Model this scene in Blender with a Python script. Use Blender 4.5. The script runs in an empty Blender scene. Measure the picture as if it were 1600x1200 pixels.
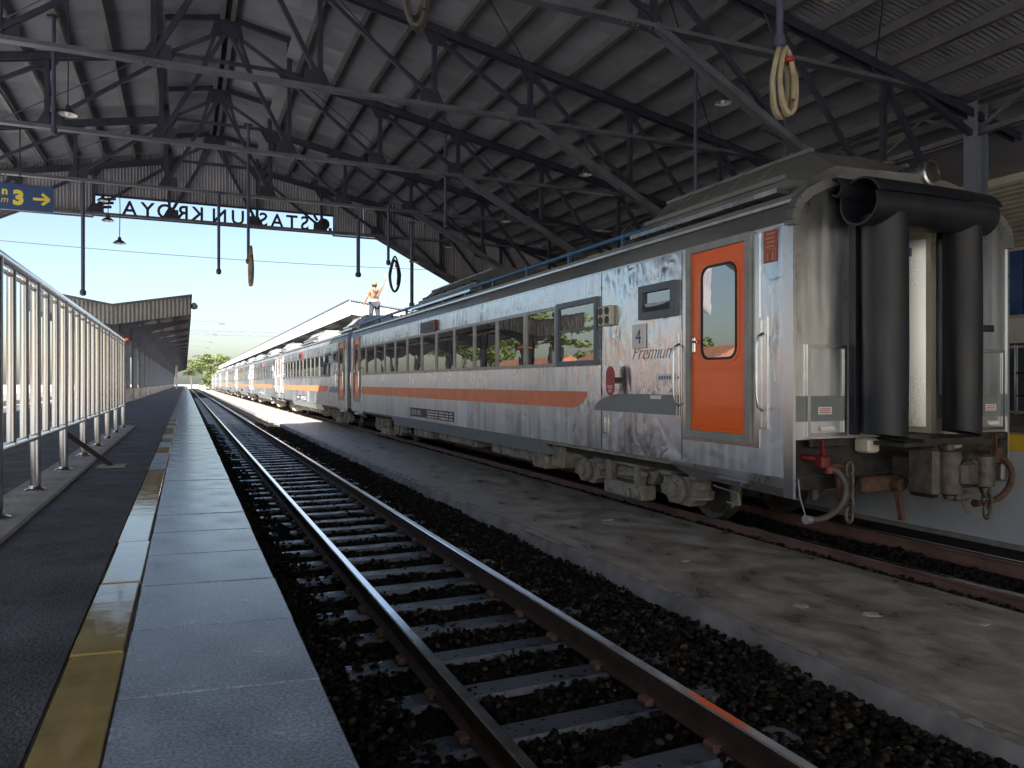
import bpy, bmesh, math, random
import numpy as np
from mathutils import Vector, Matrix, Euler
R = math.radians
random.seed(7)
rng = np.random.default_rng(7)
scene = bpy.context.scene
C = scene.collection

# ------------------------------------------------------------------ camera, sky, sun, exposure
F_PX = 1160.0
YAW = math.atan(510 / F_PX)
EYE = 1.70
cam_d = bpy.data.cameras.new('camera')
cam = bpy.data.objects.new('camera', cam_d); C.objects.link(cam)
cam_d.sensor_width = 36; cam_d.lens = 36 * F_PX / 1600
cam_d.shift_y = -2 / 1600
cam_d.clip_start = 0.05; cam_d.clip_end = 3000
cam.location = (0, 0, EYE); cam.rotation_euler = (R(90), 0, -YAW)
scene.camera = cam

SUN_EL = R(35)
SUN_H = Vector((0.45, 0.89)).normalized()          # horizontal travel of the light
world = bpy.data.worlds.new('World'); scene.world = world; world.use_nodes = True
wn = world.node_tree.nodes; wl = world.node_tree.links
bg = wn['Background']
sky = wn.new('ShaderNodeTexSky'); sky.sky_type = 'NISHITA'; sky.sun_disc = False
sky.sun_elevation = SUN_EL
sky.sun_rotation = math.atan2(-SUN_H.x, -SUN_H.y)
sky.altitude = 20; sky.air_density = 1.0; sky.dust_density = 2.2; sky.ozone_density = 1.0
wl.new(sky.outputs['Color'], bg.inputs['Color'])
bg.inputs['Strength'].default_value = 0.05
sun_d = bpy.data.lights.new('sun', 'SUN'); sun = bpy.data.objects.new('sun', sun_d); C.objects.link(sun)
sun_d.energy = 5.0; sun_d.angle = R(0.6); sun_d.color = (1.0, 0.955, 0.89)
sd = Vector((SUN_H.x * math.cos(SUN_EL), SUN_H.y * math.cos(SUN_EL), -math.sin(SUN_EL)))
sun.rotation_euler = sd.to_track_quat('-Z', 'Y').to_euler()
sun.location = (-20, -60, 20)
vs = scene.view_settings
vs.view_transform = 'Standard'; vs.look = 'None'; vs.gamma = 1.0; vs.use_curve_mapping = False
vs.exposure = 2.2
scene.cycles.use_denoising = True
try: scene.cycles.denoiser = 'OPENIMAGEDENOISE'
except Exception: pass
scene.cycles.max_bounces = 10; scene.cycles.diffuse_bounces = 5; scene.cycles.glossy_bounces = 5
scene.cycles.sample_clamp_indirect = 8

# ------------------------------------------------------------------ materials
def mat(name, col, rough=0.6, metal=0.0, var=0.0, var_scale=4.0, bump=0.0, bump_scale=20.0, col2=None,
        rough_var=0.0, stretch=None, ior=1.5, grain=0.0, grain_scale=200.0, emit=None, detail=6, bump_dist=0.02, coat=0.0):
    m = bpy.data.materials.new(name); m.use_nodes = True
    n = m.node_tree.nodes; l = m.node_tree.links; b = n['Principled BSDF']
    b.inputs['Base Color'].default_value = (*col, 1); b.inputs['Roughness'].default_value = rough
    b.inputs['Metallic'].default_value = metal; b.inputs['IOR'].default_value = ior
    if coat: b.inputs['Coat Weight'].default_value = coat; b.inputs['Coat Roughness'].default_value = 0.05
    tc = n.new('ShaderNodeTexCoord'); vec = tc.outputs['Object']
    if stretch:
        mp = n.new('ShaderNodeMapping'); mp.inputs['Scale'].default_value = stretch
        l.new(vec, mp.inputs['Vector']); vec = mp.outputs['Vector']
    if var or col2 or rough_var:
        nz = n.new('ShaderNodeTexNoise'); nz.inputs['Scale'].default_value = var_scale; nz.inputs['Detail'].default_value = detail
        nz.inputs['Roughness'].default_value = 0.62
        l.new(vec, nz.inputs['Vector'])
        rp = n.new('ShaderNodeValToRGB'); rp.color_ramp.elements[0].position = 0.33; rp.color_ramp.elements[1].position = 0.68
        a = tuple(max(0, c * (1 - var)) for c in col); z = col2 if col2 else tuple(min(1, c * (1 + var)) for c in col)
        rp.color_ramp.elements[0].color = (*a, 1); rp.color_ramp.elements[1].color = (*z, 1)
        l.new(nz.outputs['Fac'], rp.inputs['Fac'])
        out = rp.outputs['Color']
        if grain:
            g = n.new('ShaderNodeTexNoise'); g.inputs['Scale'].default_value = grain_scale; g.inputs['Detail'].default_value = 2
            l.new(tc.outputs['Object'], g.inputs['Vector'])
            gm = n.new('ShaderNodeMapRange'); gm.inputs['From Min'].default_value = 0.3; gm.inputs['From Max'].default_value = 0.7
            gm.inputs['To Min'].default_value = 1 - grain; gm.inputs['To Max'].default_value = 1 + grain
            l.new(g.outputs['Fac'], gm.inputs['Value'])
            mx = n.new('ShaderNodeMix'); mx.data_type = 'RGBA'; mx.blend_type = 'MULTIPLY'; mx.inputs['Factor'].default_value = 1
            l.new(out, mx.inputs['A']); l.new(gm.outputs['Result'], mx.inputs['B']); out = mx.outputs['Result']
        l.new(out, b.inputs['Base Color'])
        if rough_var:
            mr = n.new('ShaderNodeMapRange'); mr.inputs['From Min'].default_value = 0.3; mr.inputs['From Max'].default_value = 0.7
            mr.inputs['To Min'].default_value = max(0.02, rough - rough_var); mr.inputs['To Max'].default_value = min(1, rough + rough_var)
            l.new(nz.outputs['Fac'], mr.inputs['Value']); l.new(mr.outputs['Result'], b.inputs['Roughness'])
    if bump:
        nb = n.new('ShaderNodeTexNoise'); nb.inputs['Scale'].default_value = bump_scale; nb.inputs['Detail'].default_value = 4
        l.new(vec, nb.inputs['Vector'])
        bp = n.new('ShaderNodeBump'); bp.inputs['Strength'].default_value = bump; bp.inputs['Distance'].default_value = bump_dist
        l.new(nb.outputs['Fac'], bp.inputs['Height']); l.new(bp.outputs['Normal'], b.inputs['Normal'])
    if emit:
        b.inputs['Emission Color'].default_value = (*emit[0], 1); b.inputs['Emission Strength'].default_value = emit[1]
    return m

def mat_coach(name, rough, dents=1.0):
    """dented unpainted stainless sheet: patches of finer polish, swollen panels, dirt runs"""
    m = bpy.data.materials.new(name); m.use_nodes = True
    n = m.node_tree.nodes; l = m.node_tree.links; b = n['Principled BSDF']
    b.inputs['Metallic'].default_value = 1.0
    tc = n.new('ShaderNodeTexCoord'); sp = n.new('ShaderNodeSeparateXYZ'); l.new(tc.outputs['Object'], sp.inputs['Vector'])
    def noise(scale, sc=None, detail=3, dist=0.0):
        v = tc.outputs['Object']
        if sc:
            mp = n.new('ShaderNodeMapping'); mp.inputs['Scale'].default_value = sc; l.new(v, mp.inputs['Vector']); v = mp.outputs['Vector']
        t = n.new('ShaderNodeTexNoise'); t.inputs['Scale'].default_value = scale; t.inputs['Detail'].default_value = detail
        t.inputs['Distortion'].default_value = dist; l.new(v, t.inputs['Vector']); return t.outputs['Fac']
    def rng_(x, a, c, lo, hi):
        r = n.new('ShaderNodeMapRange'); r.inputs['From Min'].default_value = a; r.inputs['From Max'].default_value = c
        r.inputs['To Min'].default_value = lo; r.inputs['To Max'].default_value = hi; l.new(x, r.inputs['Value']); return r.outputs['Result']
    def math_(op, x, y):
        q = n.new('ShaderNodeMath'); q.operation = op
        for i, k in enumerate((x, y)):
            if isinstance(k, (int, float)): q.inputs[i].default_value = k
            else: l.new(k, q.inputs[i])
        return q.outputs['Value']
    # large dents, strongest on the crumpled panel beside the door and above the windows
    band = math_('MULTIPLY', rng_(sp.outputs['Y'], 3.0, 4.6, 1.0, 0.0), rng_(sp.outputs['Y'], 1.4, 1.8, 0.0, 1.0))
    near = math_('ADD', math_('MULTIPLY', band, 0.26 * dents), 0.26 * dents)
    dent = noise(4.0, (1, 1, 0.7), 1.5, 1.1)
    ripple = noise(2.6, (1, 2.2, 0.35), 2)
    fine = noise(60, (1, 1, 0.15), 2)
    h = math_('MULTIPLY', dent, near)
    h = math_('ADD', h, math_('MULTIPLY', ripple, 0.40))
    h = math_('ADD', h, math_('MULTIPLY', fine, 0.004))
    bp = n.new('ShaderNodeBump'); bp.inputs['Strength'].default_value = 0.55; bp.inputs['Distance'].default_value = 0.05
    l.new(h, bp.inputs['Height']); l.new(bp.outputs['Normal'], b.inputs['Normal'])
    base = noise(1.6, (1, 1, 0.6), 6)
    stre = noise(9, (1, 1.0, 0.05), 4)
    rp = n.new('ShaderNodeValToRGB'); rp.color_ramp.elements[0].position = 0.30; rp.color_ramp.elements[1].position = 0.62
    rp.color_ramp.elements[0].color = (0.44, 0.475, 0.53, 1); rp.color_ramp.elements[1].color = (0.76, 0.79, 0.83, 1)
    l.new(math_('ADD', math_('MULTIPLY', base, 0.5), math_('MULTIPLY', stre, 0.5)), rp.inputs['Fac'])
    l.new(rp.outputs['Color'], b.inputs['Base Color'])
    lowz = rng_(sp.outputs['Z'], 1.2, 2.2, 0.16, 0.0)
    rr = math_('ADD', rng_(base, 0.3, 0.7, rough - 0.08, rough + 0.1), lowz)
    rr = math_('ADD', rr, math_('MULTIPLY', rng_(stre, 0.45, 0.7, 0, 1), 0.12))
    rr = math_('SUBTRACT', rr, math_('MULTIPLY', band, 0.05))
    l.new(rr, b.inputs['Roughness'])
    return m

M = {}
M['asphalt'] = mat('asphalt', (0.088, 0.092, 0.112), 0.82, var=0.45, var_scale=3, bump=0.9, bump_scale=90, grain=0.5, grain_scale=160, bump_dist=0.012)
M['granite'] = mat('granite', (0.30, 0.355, 0.45), 0.20, var=0.24, var_scale=3.5, bump=0.16, bump_scale=160, grain=0.40, grain_scale=130, rough_var=0.10, bump_dist=0.004)
M['yellow_tile'] = mat('yellow_tile', (0.46, 0.35, 0.13), 0.07, var=0.22, var_scale=6, rough_var=0.05, bump=0.03, bump_scale=14)
M['worn_tile'] = mat('worn_tile', (0.26, 0.20, 0.10), 0.35, var=0.5, var_scale=5, col2=(0.34, 0.32, 0.27), bump=0.3, bump_scale=40)
M['concrete'] = mat('concrete', (0.20, 0.185, 0.16), 0.75, var=0.35, var_scale=1.5, bump=0.35, bump_scale=30, grain=0.15, grain_scale=120)
M['plinth'] = mat('plinth', (0.33, 0.32, 0.30), 0.7, var=0.3, var_scale=4, bump=0.3, bump_scale=40)
M['slab'] = mat('slab', (0.29, 0.25, 0.215), 0.48, var=0.42, var_scale=3.4, col2=(0.47, 0.44, 0.39), bump=0.4, bump_scale=12, rough_var=0.30, stretch=(1.0, 0.8, 1), grain=0.2, grain_scale=90, detail=9)
M['slab_patch'] = mat('slab_patch', (0.52, 0.50, 0.46), 0.8, var=0.2, var_scale=12)
M['slab_face'] = mat('slab_face', (0.22, 0.215, 0.215), 0.8, var=0.4, var_scale=2.5, bump=0.4, bump_scale=20)
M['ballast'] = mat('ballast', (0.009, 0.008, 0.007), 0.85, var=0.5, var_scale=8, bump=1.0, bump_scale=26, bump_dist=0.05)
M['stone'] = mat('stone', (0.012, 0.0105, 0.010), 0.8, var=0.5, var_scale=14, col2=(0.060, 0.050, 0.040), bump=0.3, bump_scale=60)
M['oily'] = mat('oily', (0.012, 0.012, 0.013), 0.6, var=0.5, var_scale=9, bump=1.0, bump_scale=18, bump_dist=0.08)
M['earth'] = mat('earth', (0.49, 0.49, 0.48), 0.9, var=0.35, var_scale=0.3, bump=0.4, bump_scale=6)
M['rail_side'] = mat('rail_side', (0.055, 0.034, 0.026), 0.7, var=0.4, var_scale=6)
M['rail_rust'] = mat('rail_rust', (0.15, 0.082, 0.066), 0.65, var=0.35, var_scale=3, bump=0.3, bump_scale=40)
M['rail_top'] = mat('rail_top', (0.80, 0.80, 0.80), 0.16, 1.0, var=0.1, var_scale=8, rough_var=0.06)
M['sleeper'] = mat('sleeper', (0.085, 0.10, 0.135), 0.36, var=0.4, var_scale=5, bump=0.4, bump_scale=30, rough_var=0.2)
M['steel_tube'] = mat('steel_tube', (0.44, 0.455, 0.48), 0.17, 1.0, var=0.12, var_scale=9, rough_var=0.05, stretch=(1, 1, 0.2))
M['brown_steel'] = mat('brown_steel', (0.06, 0.045, 0.04), 0.6, var=0.3)
M['truss'] = mat('truss', (0.030, 0.034, 0.055), 0.55, var=0.3, var_scale=3)  # blue of the bright opening's glare veil put into the steel colour
M['tie'] = mat('tie', (0.11, 0.115, 0.14), 0.45, var=0.25, var_scale=3)
M['purlin'] = mat('purlin', (0.13, 0.13, 0.135), 0.5, var=0.25, var_scale=3)
M['roof_sheet'] = mat('roof_sheet', (0.235, 0.235, 0.265), 0.55, var=0.22, var_scale=0.9, rough_var=0.1)
M['roof_top'] = mat('roof_top', (0.35, 0.33, 0.31), 0.6, var=0.2)
M['gable'] = mat('gable', (0.30, 0.29, 0.32), 0.55, var=0.2, var_scale=1.2)
M['letter'] = mat('letter', (0.03, 0.03, 0.05), 0.5)
M['coach'] = mat_coach('coach', 0.23)
M['coach_end'] = mat_coach('coach_end', 0.28, 0.55)
M['coach_plain'] = mat('coach_plain', (0.62, 0.64, 0.66), 0.30, 1.0, var=0.15, var_scale=2, rough_var=0.08, stretch=(1, 1, 0.2), bump=0.03, bump_scale=3)
M['bright_alu'] = mat('bright_alu', (0.62, 0.64, 0.66), 0.25, 1.0, var=0.06, var_scale=5)
M['coach_roof'] = mat('coach_roof', (0.20, 0.205, 0.21), 0.5, 0.4, var=0.3, var_scale=1.5, stretch=(1, 0.4, 1))
M['dusty'] = mat('dusty', (0.25, 0.225, 0.19), 0.85, var=0.35, var_scale=6, bump=0.4, bump_scale=25)
M['dark_under'] = mat('dark_under', (0.022, 0.02, 0.019), 0.7, var=0.4, var_scale=7)
M['beam_black'] = mat('beam_black', (0.028, 0.025, 0.023), 0.55, var=0.5, var_scale=8)
M['iron'] = mat('iron', (0.105, 0.09, 0.08), 0.6, 0.3, var=0.4, var_scale=10, bump=0.4, bump_scale=40)
M['rusty'] = mat('rusty', (0.10, 0.055, 0.035), 0.8, var=0.4, var_scale=12, bump=0.4, bump_scale=40)
M['wheel'] = mat('wheel', (0.12, 0.105, 0.095), 0.5, 0.5, var=0.25, var_scale=8)
M['rubber'] = mat('rubber', (0.012, 0.015, 0.023), 0.50, var=0.4, var_scale=3, rough_var=0.14, stretch=(1, 1, 0.3), bump=0.35, bump_scale=5)
M['orange'] = mat('orange', (0.95, 0.135, 0.012), 0.28, var=0.06, var_scale=3, coat=0.2, bump=0.03, bump_scale=5)
M['stripe'] = mat('stripe', (0.72, 0.22, 0.10), 0.42, var=0.12, var_scale=3, stretch=(1, 1, 0.2), bump=0.06, bump_scale=6)
M['grey_paint'] = mat('grey_paint', (0.20, 0.225, 0.235), 0.45, var=0.10, var_scale=4)
M['frame_cream'] = mat('frame_cream', (0.30, 0.32, 0.31), 0.45, 0.3, var=0.15, var_scale=5)
M['win_frame'] = mat('win_frame', (0.30, 0.29, 0.275), 0.38, 0.9, var=0.2, var_scale=5)
M['blue_frame'] = mat('blue_frame', (0.10, 0.125, 0.16), 0.4, 0.4, var=0.15)
M['glass'] = mat('glass', (0.012, 0.014, 0.016), 0.012, 0.0, ior=3.6, bump=0.10, bump_scale=0.9, bump_dist=0.02)
M['cream'] = mat('cream', (0.62, 0.60, 0.50), 0.45, var=0.10, var_scale=4)
M['white'] = mat('white', (0.78, 0.78, 0.76), 0.5, var=0.08, var_scale=4)
M['red'] = mat('red', (0.35, 0.030, 0.025), 0.4, var=0.15, var_scale=9)
M['maroon'] = mat('maroon', (0.16, 0.018, 0.016), 0.35, var=0.15)
M['notice'] = mat('notice', (0.36, 0.085, 0.055), 0.5)
M['black_plate'] = mat('black_plate', (0.018, 0.02, 0.022), 0.4)
M['blue_text'] = mat('blue_text', (0.03, 0.10, 0.26), 0.5)
M['pink_text'] = mat('pink_text', (0.52, 0.24, 0.18), 0.45)
M['blue_pipe'] = mat('blue_pipe', (0.045, 0.13, 0.27), 0.4, var=0.2, var_scale=4)
M['pipe'] = mat('pipe', (0.075, 0.080, 0.13), 0.45, var=0.2, var_scale=4)
M['hose'] = mat('hose', (0.36, 0.31, 0.21), 0.5, var=0.3, var_scale=5)
M['hose_grey'] = mat('hose_grey', (0.075, 0.066, 0.06), 0.6, var=0.3, var_scale=8)
M['lamp_out'] = mat('lamp_out', (0.05, 0.055, 0.065), 0.45)
M['lamp_in'] = mat('lamp_in', (0.75, 0.74, 0.70), 0.4)
M['sign_blue'] = mat('sign_blue', (0.035, 0.075, 0.20), 0.4, var=0.08)
M['sign_yellow'] = mat('sign_yellow', (0.78, 0.66, 0.09), 0.45)
M['canopy_metal'] = mat('canopy_metal', (0.28, 0.27, 0.25), 0.55, var=0.2, var_scale=2)
M['canopy_dark'] = mat('canopy_dark', (0.10, 0.11, 0.14), 0.5, var=0.2, var_scale=2)
M['canopy_ceiling'] = mat('canopy_ceiling', (0.46, 0.40, 0.33), 0.7, var=0.2, var_scale=1)
M['canopy_white'] = mat('canopy_white', (0.74, 0.72, 0.69), 0.5, var=0.08, var_scale=1.5)
M['column'] = mat('column', (0.17, 0.20, 0.25), 0.5, var=0.15, var_scale=2)
M['wall_paint'] = mat('wall_paint', (0.42, 0.46, 0.53), 0.5, var=0.16, var_scale=1.2, rough_var=0.1)
M['yellow_paint'] = mat('yellow_paint', (0.62, 0.42, 0.035), 0.5, var=0.12, var_scale=4)
M['louver'] = mat('louver', (0.36, 0.33, 0.28), 0.6, var=0.2)
M['blue_vinyl'] = mat('blue_vinyl', (0.025, 0.07, 0.24), 0.18, var=0.2, var_scale=2, bump=0.4, bump_scale=3)
M['leaf'] = mat('leaf', (0.055, 0.085, 0.018), 0.6, var=0.35, var_scale=0.8, col2=(0.12, 0.15, 0.035))
M['bark'] = mat('bark', (0.09, 0.07, 0.05), 0.9, var=0.3, var_scale=5, bump=0.5, bump_scale=15)
M['skin'] = mat('skin', (0.22, 0.11, 0.065), 0.55)
M['shirt'] = mat('shirt', (0.24, 0.10, 0.05), 0.8, var=0.1)
M['trouser'] = mat('trouser', (0.03, 0.035, 0.05), 0.85)
M['harness'] = mat('harness', (0.03, 0.03, 0.05), 0.7)
M['belt'] = mat('belt', (0.24, 0.22, 0.15), 0.7)
M['cap'] = mat('cap', (0.20, 0.13, 0.06), 0.6)
M['hair'] = mat('hair', (0.012, 0.01, 0.01), 0.7)
M['brick'] = mat('brick', (0.32, 0.17, 0.11), 0.8, var=0.25, var_scale=2)
M['plaster'] = mat('plaster', (0.55, 0.50, 0.42), 0.8, var=0.15, var_scale=1)
M['roof_tile'] = mat('roof_tile', (0.27, 0.11, 0.06), 0.8, var=0.3, var_scale=2)
M['green_board'] = mat('green_board', (0.10, 0.20, 0.17), 0.4, var=0.25, var_scale=6)
M['galv'] = mat('galv', (0.40, 0.41, 0.42), 0.45, 0.6, var=0.15)

# ------------------------------------------------------------------ mesh helpers
class MB:
    def __init__(self): self.v = []; self.f = []; self.mi = []
    def add(self, vs, fs, mi=0):
        o = len(self.v); self.v += [tuple(p) for p in vs]; self.f += [tuple(i + o for i in q) for q in fs]; self.mi += [mi] * len(fs); return self
    def box(self, x0, x1, y0, y1, z0, z1, mi=0):
        return self.add([(x0,y0,z0),(x1,y0,z0),(x1,y1,z0),(x0,y1,z0),(x0,y0,z1),(x1,y0,z1),(x1,y1,z1),(x0,y1,z1)],
                        [(0,3,2,1),(4,5,6,7),(0,1,5,4),(1,2,6,5),(2,3,7,6),(3,0,4,7)], mi)
    def cham(self, x0, x1, y0, y1, z0, z1, c=0.01, mi=0):
        """box with chamfered edges (rounded-looking)"""
        pts = []; 
        for z, i in ((z0, c), (z0 + c, 0), (z1 - c, 0), (z1, c)):
            a, b, d, e = x0 + i, x1 - i, y0 + i, y1 - i
            pts += [(a + c, d, z), (b - c, d, z), (b, d + c, z), (b, e - c, z), (b - c, e, z), (a + c, e, z), (a, e - c, z), (a, d + c, z)]
        fs = [tuple(range(7, -1, -1)), tuple(range(24, 32))]
        for r in range(3):
            for k in range(8):
                fs.append((r*8+k, r*8+(k+1)%8, r*8+8+(k+1)%8, r*8+8+k))
        return self.add(pts, fs, mi)
    def beam(self, a, b, w, h, up=(0,0,1), mi=0):
        a = Vector(a); b = Vector(b); d = (b - a).normalized(); up = Vector(up)
        if abs(d.dot(up)) > 0.98: up = Vector((0,1,0)) if abs(d.y) < 0.9 else Vector((1,0,0))
        s = d.cross(up).normalized() * (w / 2); t = s.cross(d).normalized() * (h / 2)
        pts = [p + q for p in (a, b) for q in (-s - t, s - t, s + t, -s + t)]
        return self.add(pts, [(3,2,1,0),(4,5,6,7),(0,1,5,4),(1,2,6,5),(2,3,7,6),(3,0,4,7)], mi)
    def tube(self, pts, r, n=8, cap=True, mi=0):
        pts = [Vector(p) for p in pts]; rs = r if isinstance(r, (list, tuple)) else [r] * len(pts)
        o = []; pv = None
        for i, p in enumerate(pts):
            t = (pts[min(i+1, len(pts)-1)] - pts[max(i-1, 0)]).normalized()
            if pv is None:
                ref = Vector((0,0,1)) if abs(t.z) < 0.9 else Vector((1,0,0))
                s = t.cross(ref).normalized()
            else: s = (pv - t * pv.dot(t)).normalized()
            pv = s; q = t.cross(s)
            for k in range(n):
                a = 2 * math.pi * k / n; o.append(p + (s * math.cos(a) + q * math.sin(a)) * rs[i])
        fs = [(i*n+k, i*n+(k+1)%n, (i+1)*n+(k+1)%n, (i+1)*n+k) for i in range(len(pts)-1) for k in range(n)]
        if cap: fs += [tuple(range(n-1, -1, -1)), tuple((len(pts)-1)*n + k for k in range(n))]
        return self.add(o, fs, mi)
    def lathe(self, prof, org, axis='z', n=16, mi=0):
        """prof: (radius, height) list"""
        o = []
        for r, h in prof:
            for k in range(n):
                a = 2 * math.pi * k / n; x, y = r * math.cos(a), r * math.sin(a)
                p = {'z': (x, y, h), 'x': (h, x, y), 'y': (x, h, y)}[axis]; o.append((p[0]+org[0], p[1]+org[1], p[2]+org[2]))
        fs = [(i*n+k, i*n+(k+1)%n, (i+1)*n+(k+1)%n, (i+1)*n+k) for i in range(len(prof)-1) for k in range(n)]
        fs += [tuple(range(n-1,-1,-1)), tuple((len(prof)-1)*n+k for k in range(n))]
        return self.add(o, fs, mi)
    def prism(self, poly, axis, a0, a1, mi=0):
        """poly in the plane across axis: x->(y,z), y->(x,z), z->(x,y)"""
        def P(q, a): return {'x': (a, q[0], q[1]), 'y': (q[0], a, q[1]), 'z': (q[0], q[1], a)}[axis]
        n = len(poly); vs = [P(q, a0) for q in poly] + [P(q, a1) for q in poly]
        return self.add(vs, [tuple(range(n)), tuple(range(2*n-1, n-1, -1))] + [(k, n+k, n+(k+1)%n, (k+1)%n) for k in range(n)], mi)
    def ring(self, axis, a0, a1, u0, u1, v0, v1, w):
        """rectangular frame, opening inside"""
        for (p0, p1, q0, q1) in ((u0, u1, v0, v0+w), (u0, u1, v1-w, v1), (u0, u0+w, v0+w, v1-w), (u1-w, u1, v0+w, v1-w)):
            if axis == 'x': self.box(a0, a1, p0, p1, q0, q1)
            elif axis == 'y': self.box(p0, p1, a0, a1, q0, q1)
            else: self.box(p0, p1, q0, q1, a0, a1)
        return self
    def mesh(self, name, mats, smooth=False, fix=True):
        me = bpy.data.meshes.new(name); me.from_pydata(self.v, [], self.f)
        for m in (mats if isinstance(mats, (list, tuple)) else [mats]): me.materials.append(M[m])
        if isinstance(mats, (list, tuple)): me.polygons.foreach_set('material_index', self.mi)
        if fix and len(self.f) < 60000:
            bm = bmesh.new(); bm.from_mesh(me); bmesh.ops.recalc_face_normals(bm, faces=bm.faces); bm.to_mesh(me); bm.free()
        if smooth: me.shade_smooth(); me.set_sharp_from_angle(angle=R(38))
        me.update(); return me
    def build(self, name, mats, parent=None, smooth=False, loc=None, fix=True):
        return obj(name, self.mesh(name, mats, smooth, fix), parent, loc)

def obj(name, me, parent=None, loc=None, rot=None):
    o = bpy.data.objects.new(name, me); C.objects.link(o)
    if parent: o.parent = parent
    if loc: o.location = loc
    if rot: o.rotation_euler = rot
    return o
def tag(o, label=None, cat=None, group=None, kind=None):
    if label: o['label'] = label
    if cat: o['category'] = cat
    if group: o['group'] = group
    if kind: o['kind'] = kind
    return o
def thing(name, label, cat, loc=(0,0,0), group=None, rz=0):
    o = obj(name, None, None, loc, (0, 0, rz)); return tag(o, label, cat, group)
def struct(o): o['kind'] = 'structure'; return o
def copy_tree(o, parent=None):
    c = o.copy(); C.objects.link(c); c.parent = parent
    for ch in list(o.children): copy_tree(ch, c)
    return c
def text_mesh(body, size, extrude, m, shear=0.0, align='CENTER', offset=0.0, spacing=1.0):
    cu = bpy.data.curves.new('lettering', 'FONT'); cu.body = body; cu.size = size; cu.extrude = extrude; cu.shear = shear
    cu.align_x = align; cu.offset = offset; cu.resolution_u = 3; cu.space_character = spacing
    t = bpy.data.objects.new('lettering_tmp', cu); C.objects.link(t)
    dg = bpy.context.evaluated_depsgraph_get(); me = bpy.data.meshes.new_from_object(t.evaluated_get(dg))
    bpy.data.objects.remove(t); bpy.data.curves.remove(cu)
    me.materials.clear(); me.materials.append(M[m]); return me
SIDE_ROT = (R(90), 0, R(-90))       # text on a face that looks towards -X, read from the camera side
END_ROT = (R(90), 0, 0)             # text on a face that looks towards -Y
def text(body, size, loc, rot, m, parent, name='lettering', ext=0.0015, sx=1.0, **k):
    o = obj(name, text_mesh(body, size, ext, m, **k), parent, loc, rot); o.scale = (sx, 1, 1); return o

for nm_ in ('ballast', 'stone', 'oily'): M[nm_].node_tree.nodes['Principled BSDF'].inputs['Specular IOR Level'].default_value = .12
def islands(name, stops):
    m = M[name]; n = m.node_tree.nodes; l = m.node_tree.links; b = n['Principled BSDF']; inp = b.inputs['Base Color']
    g = n.new('ShaderNodeNewGeometry'); rp = n.new('ShaderNodeValToRGB'); e = rp.color_ramp.elements
    e[0].position, e[1].position = stops[0][0], stops[-1][0]; e[0].color = (*stops[0][1], 1); e[1].color = (*stops[-1][1], 1)
    for p, c in stops[1:-1]: q = e.new(p); q.color = (*c, 1)
    l.new(g.outputs['Random Per Island'], rp.inputs['Fac']); l.new(rp.outputs['Color'], inp)
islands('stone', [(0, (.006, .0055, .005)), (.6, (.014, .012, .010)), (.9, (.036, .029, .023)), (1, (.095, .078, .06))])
def vary(name, amt):
    m = M[name]; n = m.node_tree.nodes; l = m.node_tree.links; b = n['Principled BSDF']; inp = b.inputs['Base Color']
    oi = n.new('ShaderNodeObjectInfo'); mr = n.new('ShaderNodeMapRange'); mr.inputs['To Min'].default_value = 1 - amt; mr.inputs['To Max'].default_value = 1 + amt
    l.new(oi.outputs['Random'], mr.inputs['Value']); mx = n.new('ShaderNodeMix'); mx.data_type = 'RGBA'; mx.blend_type = 'MULTIPLY'; mx.inputs['Factor'].default_value = 1
    l.new(inp.links[0].from_socket, mx.inputs['A']); l.new(mr.outputs['Result'], mx.inputs['B']); l.new(mx.outputs['Result'], inp)
for nm_, am_ in (('roof_sheet', .16), ('granite', .10), ('sleeper', .35), ('gable', .10), ('worn_tile', .25), ('coach_plain', .08), ('louver', .1)): vary(nm_, am_)
PLAT = 1.0            # platform top above rail top
# ================================================================== GROUND AND TRACK BED
struct(MB().box(-400, 400, -160, 900, -1.0, -0.52).build('ground', 'earth'))
struct(MB().box(0.32, 3.69, -30, 260, -0.515, -0.215).build('track_bed', 'ballast'))
struct(MB().box(5.84, 8.44, -30, 260, -0.515, -0.15).build('track_bed', 'oily'))
slab = struct(obj('track_walkway', None))
sb = MB(); sb.box(3.70, 5.83, -30, 190, -0.512, -0.055)
me = sb.mesh('walkway_slab', ['slab', 'slab_face'])
for p in me.polygons: p.material_index = 0 if p.normal.z > 0.5 else 1
sl = obj('slab', me, slab)
# crumbled, uneven edge along the walkway
ys_ = np.arange(-4, 45, .06); v = []
jx = np.convolve(rng.normal(0, .02, len(ys_) + 8), np.ones(5) / 5, 'same'); jz = np.abs(np.convolve(rng.normal(0, .016, len(ys_) + 8), np.ones(4) / 4, 'same'))
for i_, y in enumerate(ys_):
    x = 3.665 + jx[i_]; z = -.053 - jz[i_]
    v += [(x - .012 + jx[i_+3]*.5, y, -.34), (x, y, z - .05), (x + .035, y, z), (3.80, y, -.0535)]
eb = MB().add(v, [(4*k+q, 4*k+q+1, 4*k+q+5, 4*k+q+4) for k in range(len(ys_)-1) for q in range(3)])
eb.build('slab_edge', 'slab_face', slab, True, fix=False)
def patch(cx, cy, w, l, z, m, parent):
    pts = []; k = 16
    for i in range(k):
        a = 2 * math.pi * i / k; q = random.uniform(0.55, 1.1); pts.append((cx + w * q * math.cos(a), cy + l * q * math.sin(a)))
    b = MB(); b.prism(pts, 'z', z, z + 0.004); o = b.build('cement_patch', m, parent); return o
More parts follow.
